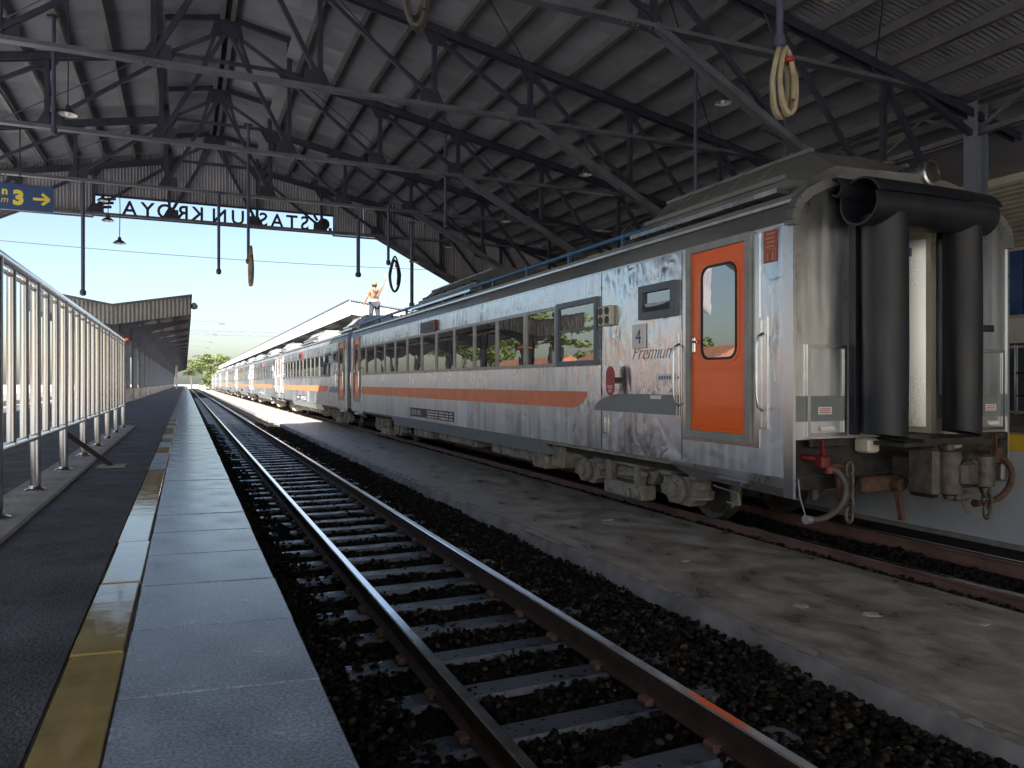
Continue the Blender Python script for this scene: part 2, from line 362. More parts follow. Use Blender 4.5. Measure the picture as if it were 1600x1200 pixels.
for (px, py, w, l) in ((4.75, 4.05, 0.10, 0.07), (4.42, 4.42, 0.07, 0.06), (5.30, 3.55, 0.05, 0.03), (4.5, 6.0, 0.05, 0.03), (4.95, 8.2, 0.10, 0.06)):
    patch(px, py, w, l, -0.0545, 'slab_patch', slab)

# ballast stones: real pebbles near the camera
def stones(name, n, xr, yr, zf, size, m, ypow=1.0):
    ico = bmesh.new(); bmesh.ops.create_icosphere(ico, subdivisions=1, radius=1.0)
    bv = np.array([v.co for v in ico.verts]); bf = np.array([[v.index for v in f.verts] for f in ico.faces]); ico.free()
    k = len(bv)
    x = rng.uniform(*xr, n); y = yr[0] + (yr[1] - yr[0]) * rng.uniform(0, 1, n) ** ypow; z = zf(x, y) + rng.normal(0, 0.010, n)
    sc = rng.uniform(size[0], size[1], (n, 1)) * rng.uniform(0.65, 1.25, (n, 3)); sc[:, 2] *= 0.75
    rot = rng.uniform(0, 2 * np.pi, n); cr, sr = np.cos(rot), np.sin(rot)
    P = bv[None] * (1 + rng.normal(0, 0.13, (n, k, 1))) * sc[:, None, :]
    X = P[..., 0] * cr[:, None] - P[..., 1] * sr[:, None]; Y = P[..., 0] * sr[:, None] + P[..., 1] * cr[:, None]
    V = np.stack([X + x[:, None], Y + y[:, None], P[..., 2] + z[:, None]], -1).reshape(-1, 3)
    Fc = (bf[None] + (np.arange(n) * k)[:, None, None]).reshape(-1, 3)
    me = bpy.data.meshes.new(name)
    me.vertices.add(len(V)); me.vertices.foreach_set('co', V.ravel().astype(np.float32))
    me.loops.add(Fc.size); me.loops.foreach_set('vertex_index', Fc.ravel().astype(np.int32))
    me.polygons.add(len(Fc)); me.polygons.foreach_set('loop_start', np.arange(0, Fc.size, 3, dtype=np.int32))
    me.polygons.foreach_set('loop_total', np.full(len(Fc), 3, dtype=np.int32))
    me.update(calc_edges=True); me.materials.append(M[m]); me.shade_smooth()
    return obj(name, me)
def z_near(x, y): return -0.208 + 0.03 * (np.abs(x - 1.965) > 0.8) + 0.012 * np.sin(9 * x + 3 * y)
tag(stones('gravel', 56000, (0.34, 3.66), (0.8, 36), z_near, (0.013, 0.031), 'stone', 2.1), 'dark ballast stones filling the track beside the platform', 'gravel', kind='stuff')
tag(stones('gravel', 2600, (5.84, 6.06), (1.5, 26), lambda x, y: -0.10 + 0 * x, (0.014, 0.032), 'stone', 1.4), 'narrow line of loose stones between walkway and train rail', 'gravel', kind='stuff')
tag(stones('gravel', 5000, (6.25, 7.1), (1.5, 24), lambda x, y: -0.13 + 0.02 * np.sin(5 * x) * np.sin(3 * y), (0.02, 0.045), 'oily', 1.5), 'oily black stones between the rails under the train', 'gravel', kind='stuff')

# rails
def rail_mesh(y0, y1, side):
    p = [(-.062,-.155),(.062,-.155),(.062,-.145),(.012,-.128),(.010,-.045),(.034,-.036),(.034,-.008),(.026,0),(-.026,0),(-.034,-.008),(-.034,-.036),(-.010,-.045),(-.012,-.128),(-.062,-.145)]
    b = MB(); n = len(p); vs = [(x, y0, z) for x, z in p] + [(x, y1, z) for x, z in p]
    b.add(vs, [tuple(range(n-1,-1,-1)), tuple(range(n, 2*n))])
    for k in range(n): b.add([vs[k], vs[(k+1)%n], vs[n+(k+1)%n], vs[n+k]], [(0,1,2,3)], 1 if k in (6, 7, 8) else 0)
    return b.mesh('rail', [side, 'rail_top'], fix=False)
track = thing('railway_track', 'empty track with polished rails and concrete sleepers beside the platform', 'railway track', (1.965, 0, 0))
rm = rail_mesh(-25, 250, 'rail_side')
for x in (-0.566, 0.566): obj('rail', rm, track, (x, 0, 0))
slm = MB()
pts = []
prof = [(-0.13, -0.30), (0.13, -0.30), (0.085, -0.172), (-0.085, -0.172)]
slm.prism(prof, 'x', -1.0, 1.0)
slmesh = slm.mesh('sleeper', 'sleeper')
clipm = MB().cham(-.03, .03, -.05, .05, -.175, -.13, .01).mesh('rail_clip', 'rail_rust')
for i in range(165):
    y = 0.65 + 0.6 * i
    s = obj('sleeper', slmesh, track, (random.uniform(-.015, .015), y + random.uniform(-.012, .012), random.uniform(-0.006, 0.004)))
    if i < 24:
        for x in (-.641, -.491, .491, .641): obj('rail_clip', clipm, s, (x, 0, 0))
track2 = thing('railway_track', 'rust coloured track that the silver train stands on', 'railway track', (6.70, 0, 0))
rm2 = rail_mesh(-25, 250, 'rail_rust')
for x in (-0.566, 0.566): obj('rail', rm2, track2, (x, 0, 0))
track3 = thing('railway_track', 'sunlit track on the other side of the fence and island platform', 'railway track', (-9.6, 0, -0.33))
for x in (-0.566, 0.566): obj('rail', rm2, track3, (x, 0, 0))

# ================================================================== NEAR PLATFORM
plat = struct(obj('platform', None))
MB().box(-4.9, 0.28, -30, 190, -0.51, PLAT - 0.012).build('platform_body', 'concrete', plat)
MB().box(-4.6, -0.279, -30, 190, PLAT - 0.0119, PLAT - 0.002).build('asphalt_paving', 'asphalt', plat)
SK = -0.134
def tilemesh(x0, x1, L, m, h=0.010):
    b = MB(); g = 0.005; z0, z1 = PLAT - 0.0115, PLAT; c = 0.003
    y00 = SK * x0; y01 = SK * x1
    lo = [(x0+g, y00+g), (x1, y01+g), (x1, y01+L-g), (x0+g, y00+L-g)]
    hi = [(x0+g+c, y00+g+c), (x1-c, y01+g+c), (x1-c, y01+L-g-c), (x0+g+c, y00+L-g-c)]
    b.add([(*p, z0) for p in lo] + [(*p, z1-c) for p in lo] + [(*p, z1) for p in hi],
          [(0,1,5,4),(1,2,6,5),(2,3,7,6),(3,0,4,7),(4,5,9,8),(5,6,10,9),(6,7,11,10),(7,4,8,11),(8,9,10,11)])
    return b.mesh('paving_tile', m)
tm = tilemesh(-0.144, 0.292, 0.497, 'granite'); TY = 1.834
for i in range(-9, 130):
    obj('paving_tile', tm, plat, (0, TY + 0.497 * i, random.uniform(-0.0015, 0.0012)), (random.uniform(-.002, .002), random.uniform(-.002, .002), 0))
MB().box(-0.143, 0.292, TY + 0.497 * 130 + 0.2, 190, PLAT - 0.011, PLAT).build('edge_strip', 'granite', plat)
ym = tilemesh(-0.277, -0.148, 0.745, 'yellow_tile'); wm = tilemesh(-0.277, -0.148, 0.745, 'worn_tile')
for i in range(-6, 90):
    y = 1.41 + 0.745 * i
    obj('yellow_tile', ym if y < 6.2 or (y < 15 and random.random() < .4) else wm, plat, (0, y, random.uniform(-0.001, 0.001)), (random.uniform(-.003, .003), random.uniform(-.004, .004), 0))
MB().box(-0.277, -0.148, 1.41 + 0.745 * 90 + 0.1, 190, PLAT - 0.011, PLAT).build('edge_strip', 'worn_tile', plat)
# fence plinth and the pale kerb along the canopy columns
MB().cham(-1.02, -0.73, -4, 13.3, PLAT - 0.01, PLAT + 0.018, 0.012).build('fence_plinth', 'plinth', plat)
MB().cham(-2.10, -1.86, 13.8, 185, PLAT - 0.011, PLAT + 0.03, 0.02).build('column_kerb', 'plinth', plat)
MB().cham(-4.95, -4.60, -30, 190, PLAT - 0.02, PLAT + 0.004, 0.01).build('edge_strip', 'plinth', plat)
struct(MB().box(-20, -12.2, -30, 190, -0.51, 0.35).build('far_platform', 'concrete'))

# ================================================================== FENCE
fence = thing('fence', 'shiny stainless steel tube railing fence on concrete plinth', 'fence', (-0.87, 0, 0))
posts = [4.45 - 1.1 * k for k in range(6, 0, -1)] + [4.45, 5.52, 6.70, 7.92, 9.10, 10.25, 11.45, 12.75]
ZT, ZB = 2.345, 1.36
pm = MB(); pm.tube([(0,0,PLAT+.018),(0,0,ZT)], 0.0300, 14); pmm = pm.mesh('post', 'steel_tube', True)
fm = MB(); fm.lathe([(.065, PLAT+.018),(.065, PLAT+.026),(.040, PLAT+.034),(.034, PLAT+.05)], (0,0,0), 'z', 16); fmm = fm.mesh('base_flange', 'steel_tube', True)
bm_ = MB(); bm_.tube([(0,0,ZB),(0,0,ZT-.03)], 0.0235, 12); bmm = bm_.mesh('baluster', 'steel_tube', True)
for k, y in enumerate(posts):
    p = obj('post', pmm, fence, (0, y, 0)); obj('base_flange', fmm, p)
    if k < len(posts) - 1:
        g = posts[k+1] - y; nb = 2
        for j in range(1, nb + 1): obj('baluster', bmm, fence, (0, y + g * j / (nb + 1), 0))
MB().tube([(0, -2.4, ZT), (0, 12.80, ZT)], 0.0300, 14).build('top_rail', 'steel_tube', fence, True)
MB().tube([(0, -2.4, ZT-.062), (0, 12.78, ZT-.062)], 0.012, 8).build('upper_rail', 'steel_tube', fence, True)
MB().tube([(0, -2.4, ZB), (0, 12.78, ZB)], 0.024, 12).build('bottom_rail', 'steel_tube', fence, True)
MB().tube([(0.02, 6.72, ZB-.06), (0.30, 7.02, PLAT+.01)], 0.020, 8).build('brace', 'brown_steel', fence, True)
MB().cham(.20,.42,6.90,7.12,PLAT-.002,PLAT+.012,.008).build('brace_pad', 'plinth', fence)

# ================================================================== RIGHT PLATFORM AND STATION BUILDING
rp = struct(obj('platform', None))
MB().box(8.46, 16, -30, 190, -0.51, 0.94).build('platform_wall', 'wall_paint', rp)
MB().box(8.452, 16, -30, 190, 0.941, 1.12).build('platform_edge', 'yellow_paint', rp)
MB().box(8.75, 16, -30, 190, 1.1205, 1.126).build('platform_paving', 'concrete', rp)
MB().box(8.40, 8.46, -30, 190, -0.51, -0.10).build('footing', 'slab_face', rp)
hall = thing('station_building', 'station hall wall with louvres and blue panels behind the train', 'building', (14.3, 0, 1.126))
MB().box(0, 0.3, -30, 30, 0, 4.7).build('wall', 'plaster', hall)
lv = MB(); lv.box(-.09, .0, 0, .06, 0, 0.02)
for k in range(5):
    y0 = -1.0 + 4.2 * k
    lp = MB(); lp.ring('x', -0.10, -0.005, y0, y0 + 4.1, 3.12, 4.35, 0.06); l_ = lp.build('louvre_frame', 'louver', hall)
    for j in range(13):
        s = MB(); z = 3.20 + j * 0.088
        s.add([(-.09, y0+.06, z), (-.01, y0+.06, z+.07), (-.01, y0+4.04, z+.07), (-.09, y0+4.04, z), (-.09, y0+.06, z-.008), (-.01, y0+.06, z+.062), (-.01, y0+4.04, z+.062), (-.09, y0+4.04, z-.008)],
              [(0,1,2,3),(7,6,5,4),(0,4,5,1),(1,5,6,2),(2,6,7,3),(3,7,4,0)])
        s.build('louvre_slat', 'louver', l_)
    for j in range(3): MB().box(-0.05, -0.004, y0 + .05 + j*1.36, y0 + .05 + j*1.36 + 1.33, 1.85, 3.05).build('blue_panel', 'blue_vinyl', hall)
    MB().box(-0.06, -0.005, y0, y0 + 4.1, 1.30, 1.78).build('white_band', 'white', hall)
    MB().box(-0.03, -0.004, y0, y0 + 4.1, 0.05, 1.22).build('lower_panel', 'blue_frame', hall)
pr = thing('platform_railing', 'chrome railing on the platform behind the train', 'railing', (13.4, 0, 1.126))
for k in range(16): MB().tube([(0, 3 + k*0.9, 0), (0, 3 + k*0.9, 1.25)], 0.025, 8).build('post', 'steel_tube', pr, True)
for z in (0.35, 0.75, 1.25): MB().tube([(0, 3, z), (0, 16.5, z)], 0.02, 8).build('rail', 'steel_tube', pr, True)

# ================================================================== TRAIN SHED
CX = 0.72                       # ridge line
E = EYE
def roof_z(x): return E + 6.25 - 0.19 * (abs(x - CX) - 1.12)
KX, KZ = 4.58, E + 4.40         # kink of the bottom chord
COLX = 10.58; COLL = 7.3      # columns: far side, and the unseen open side, moved in with its shortened eave
KN_Z = E + 1.35                 # knee meets the column
def knee_z(off): return KZ - (off - KX) * (KZ - KN_Z) / (COLX - KX)
GY = 22.1; BAY = 3.6; BACK = GY - 3.6*9 - .3  # back end, out of view, placed for the light it lets in
shed = thing('train_shed', 'big dark steel truss shed roof spanning both tracks', 'shed roof', (0, 0, 0))
PITCH = 0.076
def corr(y0, y1, offs, side, lift, z_fn):
    """corrugated sheet, ribs run down the slope"""
    n = max(2, int(round((y1 - y0) / PITCH)) * 4); b = MB(); vs = []
    for i in range(n + 1):
        y = y0 + (y1 - y0) * i / n; w = 0.016 * math.sin(2 * math.pi * i / 4)
        for o in offs: vs.append((CX + side * o, y, z_fn(o) + lift + w))
    m = len(offs); fs = [(i*m+k, (i+1)*m+k, (i+1)*m+k+1, i*m+k+1) for i in range(n) for k in range(m-1)]
    b.add(vs, fs); return b
rz = lambda o: E + 6.25 - 0.19 * (o - 1.12)
mz = lambda o: E + 6.98 - 0.19 * o
rows = [(1.05, 4.6), (4.5, 8.2), (8.1, 11.9)]   # unseen open-side eave, cut short to let in more light
SHW = 0.76
for r_i, (a, b2) in enumerate(rows):
    for side in (-1, 1):
        if side < 0 and r_i == 2: continue
        be = b2
        shm = None; y = 0.9; i = 0
        while y < GY + 0.25:
            if shm is None: shm = corr(0, SHW + 0.03, [a, be], side, 0.0, rz).mesh('roof_sheet', 'roof_sheet', True, False)
            obj('roof_sheet', shm, shed, (0, y, 0.008 * (i % 2) + 0.012 * (2 - r_i))); y += SHW; i += 1
        bk = corr(BACK, 0.92, [a, be], side, 0.012 * (2 - r_i), rz).build('roof_sheeting', 'roof_sheet', shed, True, fix=False)
        bk['kind'] = 'stuff'
for side in (-1, 1):
    y = 0.9; i = 0; shm = corr(0, SHW + 0.03, [0.0, 1.42], side, 0, mz).mesh('monitor_sheet', 'roof_sheet', True, False)
    while y < GY + 0.25: obj('monitor_sheet', shm, shed, (0, y, 0.008 * (i % 2))); y += SHW; i += 1
    corr(BACK, 0.92, [0.0, 1.42], side, 0, mz).build('monitor_sheeting', 'roof_sheet', shed, True, fix=False)['kind'] = 'stuff'
# purlins (C sections along the track)
pu = MB(); 
def purlin_mesh(side):
    b = MB(); sl = 0.19
    b.box(-.012, .012, BACK, GY + .2, -.15, 0); b.box(-.012, .075 * -side if side < 0 else .012, BACK, GY+.2, -.15, -.138) if False else None
    b.box(min(-.012, -side*.07), max(.012, -side*.07), BACK, GY + .2, -.162, -.150)
    return b.mesh('purlin', 'purlin')
for side in (-1, 1):
    pmesh = purlin_mesh(side)
    for o in (1.30, 1.98, 2.66, 3.34, 4.02, 4.70, 5.38, 6.06, 6.74, 7.42, 8.10, 8.78, 9.46, 10.14, 10.82, 11.5):
        if side < 0 and o > 8.2: continue
        obj('purlin', pmesh, shed, (CX + side * o, 0, rz(o) - 0.012))
    for o in (0.12, 1.25): obj('purlin', pmesh, shed, (CX + side * o, 0, mz(o) - 0.015))
# trusses
NODES = [1.12, 2.90, 4.58, 6.55, 8.55]
def truss(y, gable=False):
    T = obj('truss', None, shed, (CX, y, 0)); tz = lambda o: rz(o) - 0.30
    def m(name, a, b, w, h, mt='truss'):
        return MB().beam((a[0], 0, a[1]), (b[0], 0, b[1]), w, h, (0, 1, 0)).build(name, mt, T)
    for s in (-1, 1):
        CO = COLX if s > 0 else COLL; EV = 11.6 if s > 0 else 8.15; KC = knee_z(CO)
        for dy in (-.055, .055):
            MB().beam((s*1.0, dy, tz(1.0)), (s*EV, dy, tz(EV)), .13, .02, (0,1,0)).build('top_chord', 'truss', T)
        MB().beam((s*1.0, 0, tz(1.0)+.055), (s*EV, 0, tz(EV)+.055), .02, .13, (0,1,0)).build('top_chord', 'truss', T)
        for dy in (-.05, .05):
            MB().beam((s*KX, dy, KZ), (s*CO, dy, KC), .12, .02, (0,1,0)).build('knee_chord', 'tie', T)
        MB().beam((s*KX, 0, KZ-.055), (s*CO, 0, KC-.055), .02, .12, (0,1,0)).build('knee_chord', 'tie', T)
        ND = [o for o in NODES if o < CO - .3]
        for k, o in enumerate(ND):
            zb = KZ if o <= KX + .01 else knee_z(o)
            m('vertical', (s*o, tz(o)), (s*o, zb), .075, .075)
            # gussets
            MB().prism([(s*(o-.24), tz(o-.24)), (s*(o+.24), tz(o+.24)), (s*(o+.16), tz(o)-.24), (s*(o-.08), tz(o)-.24)], 'y', -.012, .012).build('gusset', 'truss', T)
            zz = KZ if o <= KX + .01 else knee_z(o)
            MB().prism([(s*(o-.24), zz-.03), (s*(o+.2), zz-.03 - (.12 if o > 4 else 0)), (s*(o+.05), zz+.26), (s*(o-.22), zz+.26)], 'y', -.013, .013).build('gusset', 'truss', T)
            if k + 1 < len(ND):
                o2 = ND[k+1]; z2 = KZ if o2 <= KX + .01 else knee_z(o2)
                m('diagonal', (s*o, tz(o)-.1), (s*o2, z2+.1), .062, .062)
            else: m('diagonal', (s*o, tz(o)-.1), (s*CO, KC+.25), .075, .075)
        m('diagonal', (s*1.12, KZ+.1), (s*.05, tz(1.0)+.55), .07, .07)
        if s > 0: m('strut', (s*9.2, tz(9.2)-.05), (s*(COLX-.05), E+3.85), .08, .08)
        m('monitor_post', (s*1.12, tz(1.12)), (s*1.12, mz(1.12)-.12), .09, .08)
        m('monitor_rafter', (s*.0, mz(0)-.14), (s*1.40, mz(1.40)-.14), .10, .09)
        m('monitor_brace', (s*.05, tz(1.0)+.62), (s*1.05, tz(1.05)+.02), .06, .06)
        m('collar', (s*1.12, tz(1.12)+.05), (0, tz(1.12)+.05), .06, .06)
    for dy in (-.05, .05):
        MB().beam((-COLL, dy, KZ), (COLX, dy, KZ), .055, .016, (0,1,0)).build('bottom_tie', 'tie', T)
    MB().box(-COLL, COLX, -.07, .07, KZ-.035, KZ-.0275).build('bottom_tie', 'tie', T)
    # splice bolts on the tie
    for x in (-4.4, -1.25, 1.0, 1.3, 4.1, 4.5):
        b = MB()
        for j in range(4): b.lathe([(.016, -.02), (.016, .0)], (x + j*.075, -.04, KZ-.037), 'z', 6)
        tag(b.build('bolts', 'tie', T), kind='stuff')
    MB().prism([(-.3, tz(1.0)+.5), (.3, tz(1.0)+.5), (.22, tz(1.0)+.82), (-.22, tz(1.0)+.82)], 'y', -.012, .012).build('gusset', 'truss', T)
    for s in (-1, 1): 
        m('king_strut', (s*.12, mz(0)-.2), (s*.42, tz(1.0)-.1), .06, .06)
    return T
T0 = truss(GY - BAY)
for k in range(2, 10):
    t = copy_tree(T0, shed); t.location = (CX, GY - BAY * k, 0)
tg = copy_tree(T0, shed); tg.location = (CX, GY - 0.12, 0)
# wind bracing rods under the roof
for k in range(0, 6):
    y0 = GY - BAY * (k + 1); 
    for s in (-1, 1):
        for (oa, ob) in ((1.2, 4.5), (4.6, 8.4)):
            MB().tube([(CX+s*oa, y0, rz(oa)-.26), (CX+s*ob, y0+BAY, rz(ob)-.26)], .010, 5).build('brace_rod', 'truss', shed)
# columns and eave lattice girders
for s in (-1, 1):
    x = CX + s * COLX if s > 0 else CX - COLL
    for k in range(0, 10, 2):
        y = GY - BAY * k
        b = MB(); b.box(-.11, .11, -.012, .012, 0, 1); 
        zb = 1.13 if s > 0 else (-0.5)
        col = MB(); zt = rz(COLX if s > 0 else COLL) - .1
        col.box(x-.13, x-.115, y-.11, y+.11, zb, zt); col.box(x+.115, x+.13, y-.11, y+.11, zb, zt); col.box(x-.115, x+.115, y-.010, y+.010, zb, zt)
        col.build('column', 'column', shed)
    if s < 0: continue
    for z in (E + 3.90, E + 4.42): MB().box(x-.05, x+.05, BACK, GY, z-.04, z+.04).build('girder_chord', 'purlin', shed)
    for k in range(0, 9):
        y0 = GY - BAY * k
        for j in range(2):
            a = y0 - j * BAY / 2
            MB().beam((x, a, E+3.92), (x, a-.9, E+4.40), .05, .05).build('girder_web', 'purlin', shed)
            MB().beam((x, a-.9, E+4.40), (x, a-1.8, E+3.92), .05, .05).build('girder_web', 'purlin', shed)
# left side cladding above head height, right hand lean-to roof over the hall
MB().beam((12.2, 4.0, rz(11.5)-.12), (15.0, 4.0, E+3.9), 36, .05, (0,0,1)).build('lean_to_roof', 'roof_sheet', shed)

# gable cladding with the lettered slot
def gable(y, letters):
    SX0, SX1, SZ0, SZ1 = -2.2, 3.96, E + 4.42, E + 4.88
    n = int((23.2) / (PITCH)) * 2; xs = [CX - 11.6 + 23.2 * i / n for i in range(n + 1)]
    def top(x): 
        o = abs(x - CX); return (mz(o) - .03) if o < 1.12 else (rz(o) - .03)
    def bot(x):
        o = abs(x - CX); return KZ - .04 if o < KX else knee_z(o) - .06
    up = MB(); vs = []; fs = []
    def sheet(xa, xb, zt, zb, name):
        xx = [x for x in xs if xa < x < xb]; xx = [xa] + xx + [xb]; v = []
        for i, x in enumerate(xx):
            w = 0.012 if i % 2 else -0.012; v += [(x, y + w, zb(x)), (x, y + w, zt(x))]
        MB().add(v, [(2*i, 2*i+2, 2*i+3, 2*i+1) for i in range(len(xx)-1)]).build(name, 'gable', shed, fix=False)
    L = CX - 8.2; Rr = CX + 11.6
    # separate cladding sheets about a metre wide
    edges = [L]; 
    while edges[-1] < Rr - 1.2: edges.append(edges[-1] + 0.95)
    edges.append(Rr); edges = sorted(set(edges + ([SX0, SX1] if letters else [])))
    for a, b2 in zip(edges[:-1], edges[1:]):
        if b2 - a < 1e-3: continue
        if letters and a >= SX0 - 1e-6 and b2 <= SX1 + 1e-6: sheet(a, b2, top, lambda x: SZ1, 'cladding_sheet')
        else: sheet(a, b2, top, bot, 'cladding_sheet')
    for s in (-1, 1):
        MB().beam((CX + s*KX, y+.03, KZ-.05), (CX + s*(11.0 if s > 0 else 8.0), y+.03, knee_z(11.0 if s > 0 else 8.0)-.07), .10, .06, (0,1,0)).build('edge_angle', 'tie', shed)
    for zq in (E + 5.35,): MB().box(CX - 7.2, CX + 7.2, y+.02, y+.06, zq-.03, zq+.03).build('girt', 'truss', shed)
    for x0, x1 in ((CX-KX, SX0), (SX1, CX+KX)): MB().box(x0, x1, y+.005, y+.055, KZ-.09, KZ-.045).build('edge_angle', 'tie', shed)
    MB().box(SX0-.02, SX1+.02, y-.03, y+.03, SZ0-.07, SZ0).build('slot_sill', 'truss', shed)
    MB().box(SX0-.02, SX1+.02, y-.03, y+.03, SZ1, SZ1+.05).build('slot_head', 'truss', shed)
    return SX0, SX1, SZ0, SZ1
SX0, SX1, SZ0, SZ1 = gable(GY, True)
# letters: they face outwards, so the hall sees them reversed
word = 'STASIUN KROYA'
cent = {0: 3.16, 1: 2.80, 2: 2.39, 3: 2.02, 4: 1.72, 5: 1.34, 6: 0.86, 8: 0.30, 9: -0.07, 10: -0.50, 11: -0.93, 12: -1.36}
for i, ch in enumerate(word):
    if ch == ' ': continue
    o = obj('letter', text_mesh(ch, 0.54, 0.015, 'letter', offset=0.008), shed, (cent[i], GY + 0.01, SZ0 + 0.015), (R(90), 0, R(180)))
    o.scale = (0.98, 1.02, 1)
eb = MB()    # the emblem plates at both ends of the slot
eb.lathe([(.17, -.012), (.17, .012)], (3.70, GY, SZ0+.22), 'y', 20); eb.beam((3.52, GY, SZ0+.30), (3.42, GY, SZ1), .07, .03, (0,1,0)); eb.box(3.84, 3.93, GY-.012, GY+.012, SZ0, SZ0+.12)
eb.build('emblem', 'letter', shed)
eb = MB()
for k in range(3): eb.beam((-2.12 + .06*k, GY, SZ0+.16+.11*k), (-1.78 + .05*k, GY, SZ0+.20+.11*k), .07, .03, (0,1,0))
eb.beam((-2.18, GY, SZ0), (-2.02, GY, SZ0+.32), .12, .03, (0,1,0)); eb.build('emblem', 'letter', shed)

# ================================================================== COACHES
HW = 1.54; L_ = 20.0; CO_X = 6.70; CO_Y = 5.32
half = [(1.54, 0.80), (1.54, 3.20), (1.515, 3.30), (1.46, 3.39), (1.36, 3.475), (1.18, 3.565), (0.90, 3.655), (0.50, 3.73), (0.0, 3.755)]
prof_full = [(-x, z) for x, z in half] + [(x, z) for x, z in half[-2::-1]]
def coach_proto():
    co = thing('passenger_coach', 'x', 'train coach', (CO_X, CO_Y, 0))
    side = [(x, z) for x, z in prof_full]
    # body skin: sides, roof sheet separately
    b = MB(); n = len(prof_full)
    ys = [0.0, L_]
    vs = [(x, y, z) for y in ys for x, z in prof_full]
    sidei = [0, n-2]
    b.add([(-HW,0,.80),(-HW,L_,.80),(-HW,L_,3.20),(-HW,0,3.20)], [(0,3,2,1)]); b.add([(HW,0,.80),(HW,L_,.80),(HW,L_,3.20),(HW,0,3.20)], [(0,1,2,3)])
    b.add([(-HW,0,.80),(HW,0,.80),(HW,L_,.80),(-HW,L_,.80)], [(0,3,2,1)])
    b.build('body_side', 'coach', co, fix=False)
    r = MB(); rp_ = prof_full[1:-1]; k = len(rp_)
    vs = [(x, y, z) for y in (-.03, L_ + .03) for x, z in rp_]
    r.add(vs, [(i, i+1, k+i+1, k+i) for i in range(k-1)]); ro = r.build('roof', 'coach_roof', co, True)
    for s in (-1, 1):
        MB().beam((s*1.475, 0, 3.415), (s*1.475, L_, 3.415), .05, .03).build('gutter', 'coach_plain', ro)
        MB().beam((s*1.40, 0, 3.475), (s*1.40, L_, 3.475), .02, .025).build('roof_rib', 'coach_roof', ro)
        MB().beam((s*1.30, 0, 3.522), (s*1.30, L_, 3.522), .02, .025).build('roof_rib', 'coach_roof', ro)
        MB().box(s*HW - .006, s*HW + .006, 0.02, L_-.02, 3.185, 3.205).build('cantrail_bead', 'bright_alu', co)
    # far end closing plate, gangway
    MB().prism(prof_full, 'y', L_-.02, L_).build('end_wall', 'coach_plain', co)
    MB().box(-.62, .62, L_, L_ + .36, 1.15, 3.35).build('gangway', 'rubber', co)
    # panel joints
    for y in (1.62, 3.40, 18.9):
        MB().box(-HW-.004, -HW+.004, y-.004, y+.004, .82, 3.18).build('panel_seam', 'dark_under', co)
    # windows
    div = [8.79, 10.01, 11.15, 12.36, 13.52, 14.69, 15.91, 17.03, 18.28, 19.46, 20.6, 21.79, 22.99, 24.15]
    div = [d - CO_Y for d in div]
    for i in range(13):
        y0, y1 = div[i], div[i+1]; z0, z1 = 1.94, 2.86
        w = .055 if i else .075; f = MB(); f.ring('x', -HW-.028 - (.012 if i == 0 else 0), -HW+.002, y0+.004, y1-.004, z0, z1 + (.02 if i == 0 else 0), w)
        if i == 0: f.box(-HW-.03, -HW, y0+.075, y1-.075, 2.44, 2.475)
        fo = f.build('window', 'win_frame' if i else 'blue_frame', co)
        p = MB(); tilt = random.uniform(-.003, .003); t2 = random.uniform(-.004, .004)
        a = -HW - .010
        p.add([(a+tilt, y0+w, z0+w), (a-tilt+t2*.5, y1-w, z0+w), (a-tilt, y1-w, z1-w), (a+tilt+t2*.5, y0+w, z1-w)], [(0,3,2,1)])
        p.build('pane', 'glass', fo, fix=False)
        if i == 12:
            pass
    # far-side windows: one per bay as on this side
    # orange stripe
    y0, y1 = 3.80, 18.6; zt, zb = 1.575, 1.335; pts = []
    pts = [(y1, zb), (y1 - .3, zt)] if False else [(y1, zt), (y1+.35, zb)]
    c = []
    for k in range(9):
        a = k / 8 * math.pi / 2; c.append((y0 + .55 - .55 * math.sin(a) , zb + (zt - zb) * (1 - math.cos(a))))
    poly = [(y1 + .25, zt), (y1, zb)] + c + [(y0, zt)]
    MB().prism(poly, 'x', -HW-.004, -HW-.0005).build('stripe', 'stripe', co)
    e = [(q[0] - (.012 if q[0] < 5 else 0), q[1] - .012) for q in [(y1, zb)] + c]
    # grey swoosh
    c = [(3.58 - 1.0 * math.sin(k/8*math.pi/2), 1.33 + .23 * (1-math.cos(k/8*math.pi/2))) for k in range(9)]
    c = [(3.60 - .75 * math.sin(k/8*math.pi/2) , 1.325 + .235 * (1 - math.cos((k/8)*math.pi/2))) for k in range(9)]
    c = [(3.60 - .80 * (1 - math.cos(k/8*math.pi/2)), 1.325 + .235 * math.sin(k/8*math.pi/2)) for k in range(9)]
    MB().prism(c + [(1.64, 1.56), (1.64, 1.325)], 'x', -HW-.004, -HW-.0005).build('swoosh', 'grey_paint', co)
    # doors at both ends
    for (d0, d1) in ((0.54, 1.42), (18.62, 19.42)):
        f = MB(); f.ring('x', -HW-.045, -HW+.01, d0-.075, d1+.075, 1.105, 3.20, .075); fo = f.build('door_frame', 'frame_cream', co)
        MB().ring('x', -HW-.012, -HW+.008, d0-.17, d1+.17, 1.06, 3.165, .085).build('door_surround', 'bright_alu', fo)
        dr = MB(); dr.cham(-HW-.014, -HW+.02, d0, d1, 1.18, 3.125, .006); do = dr.build('door', 'orange', co)
        wy0, wy1, wz0, wz1 = d0+.165, d1-.19, 1.97, 2.93; rr = .10
        def rrect(g):
            o = []
            for cx_, cz_, a0 in ((wy1-rr, wz1-rr, 0), (wy0+rr, wz1-rr, 90), (wy0+rr, wz0+rr, 180), (wy1-rr, wz0+rr, 270)):
                for q in range(6):
                    a = R(a0 + q*18); o.append((cx_ + (rr+g)*math.cos(a), cz_ + (rr+g)*math.sin(a)))
            return o
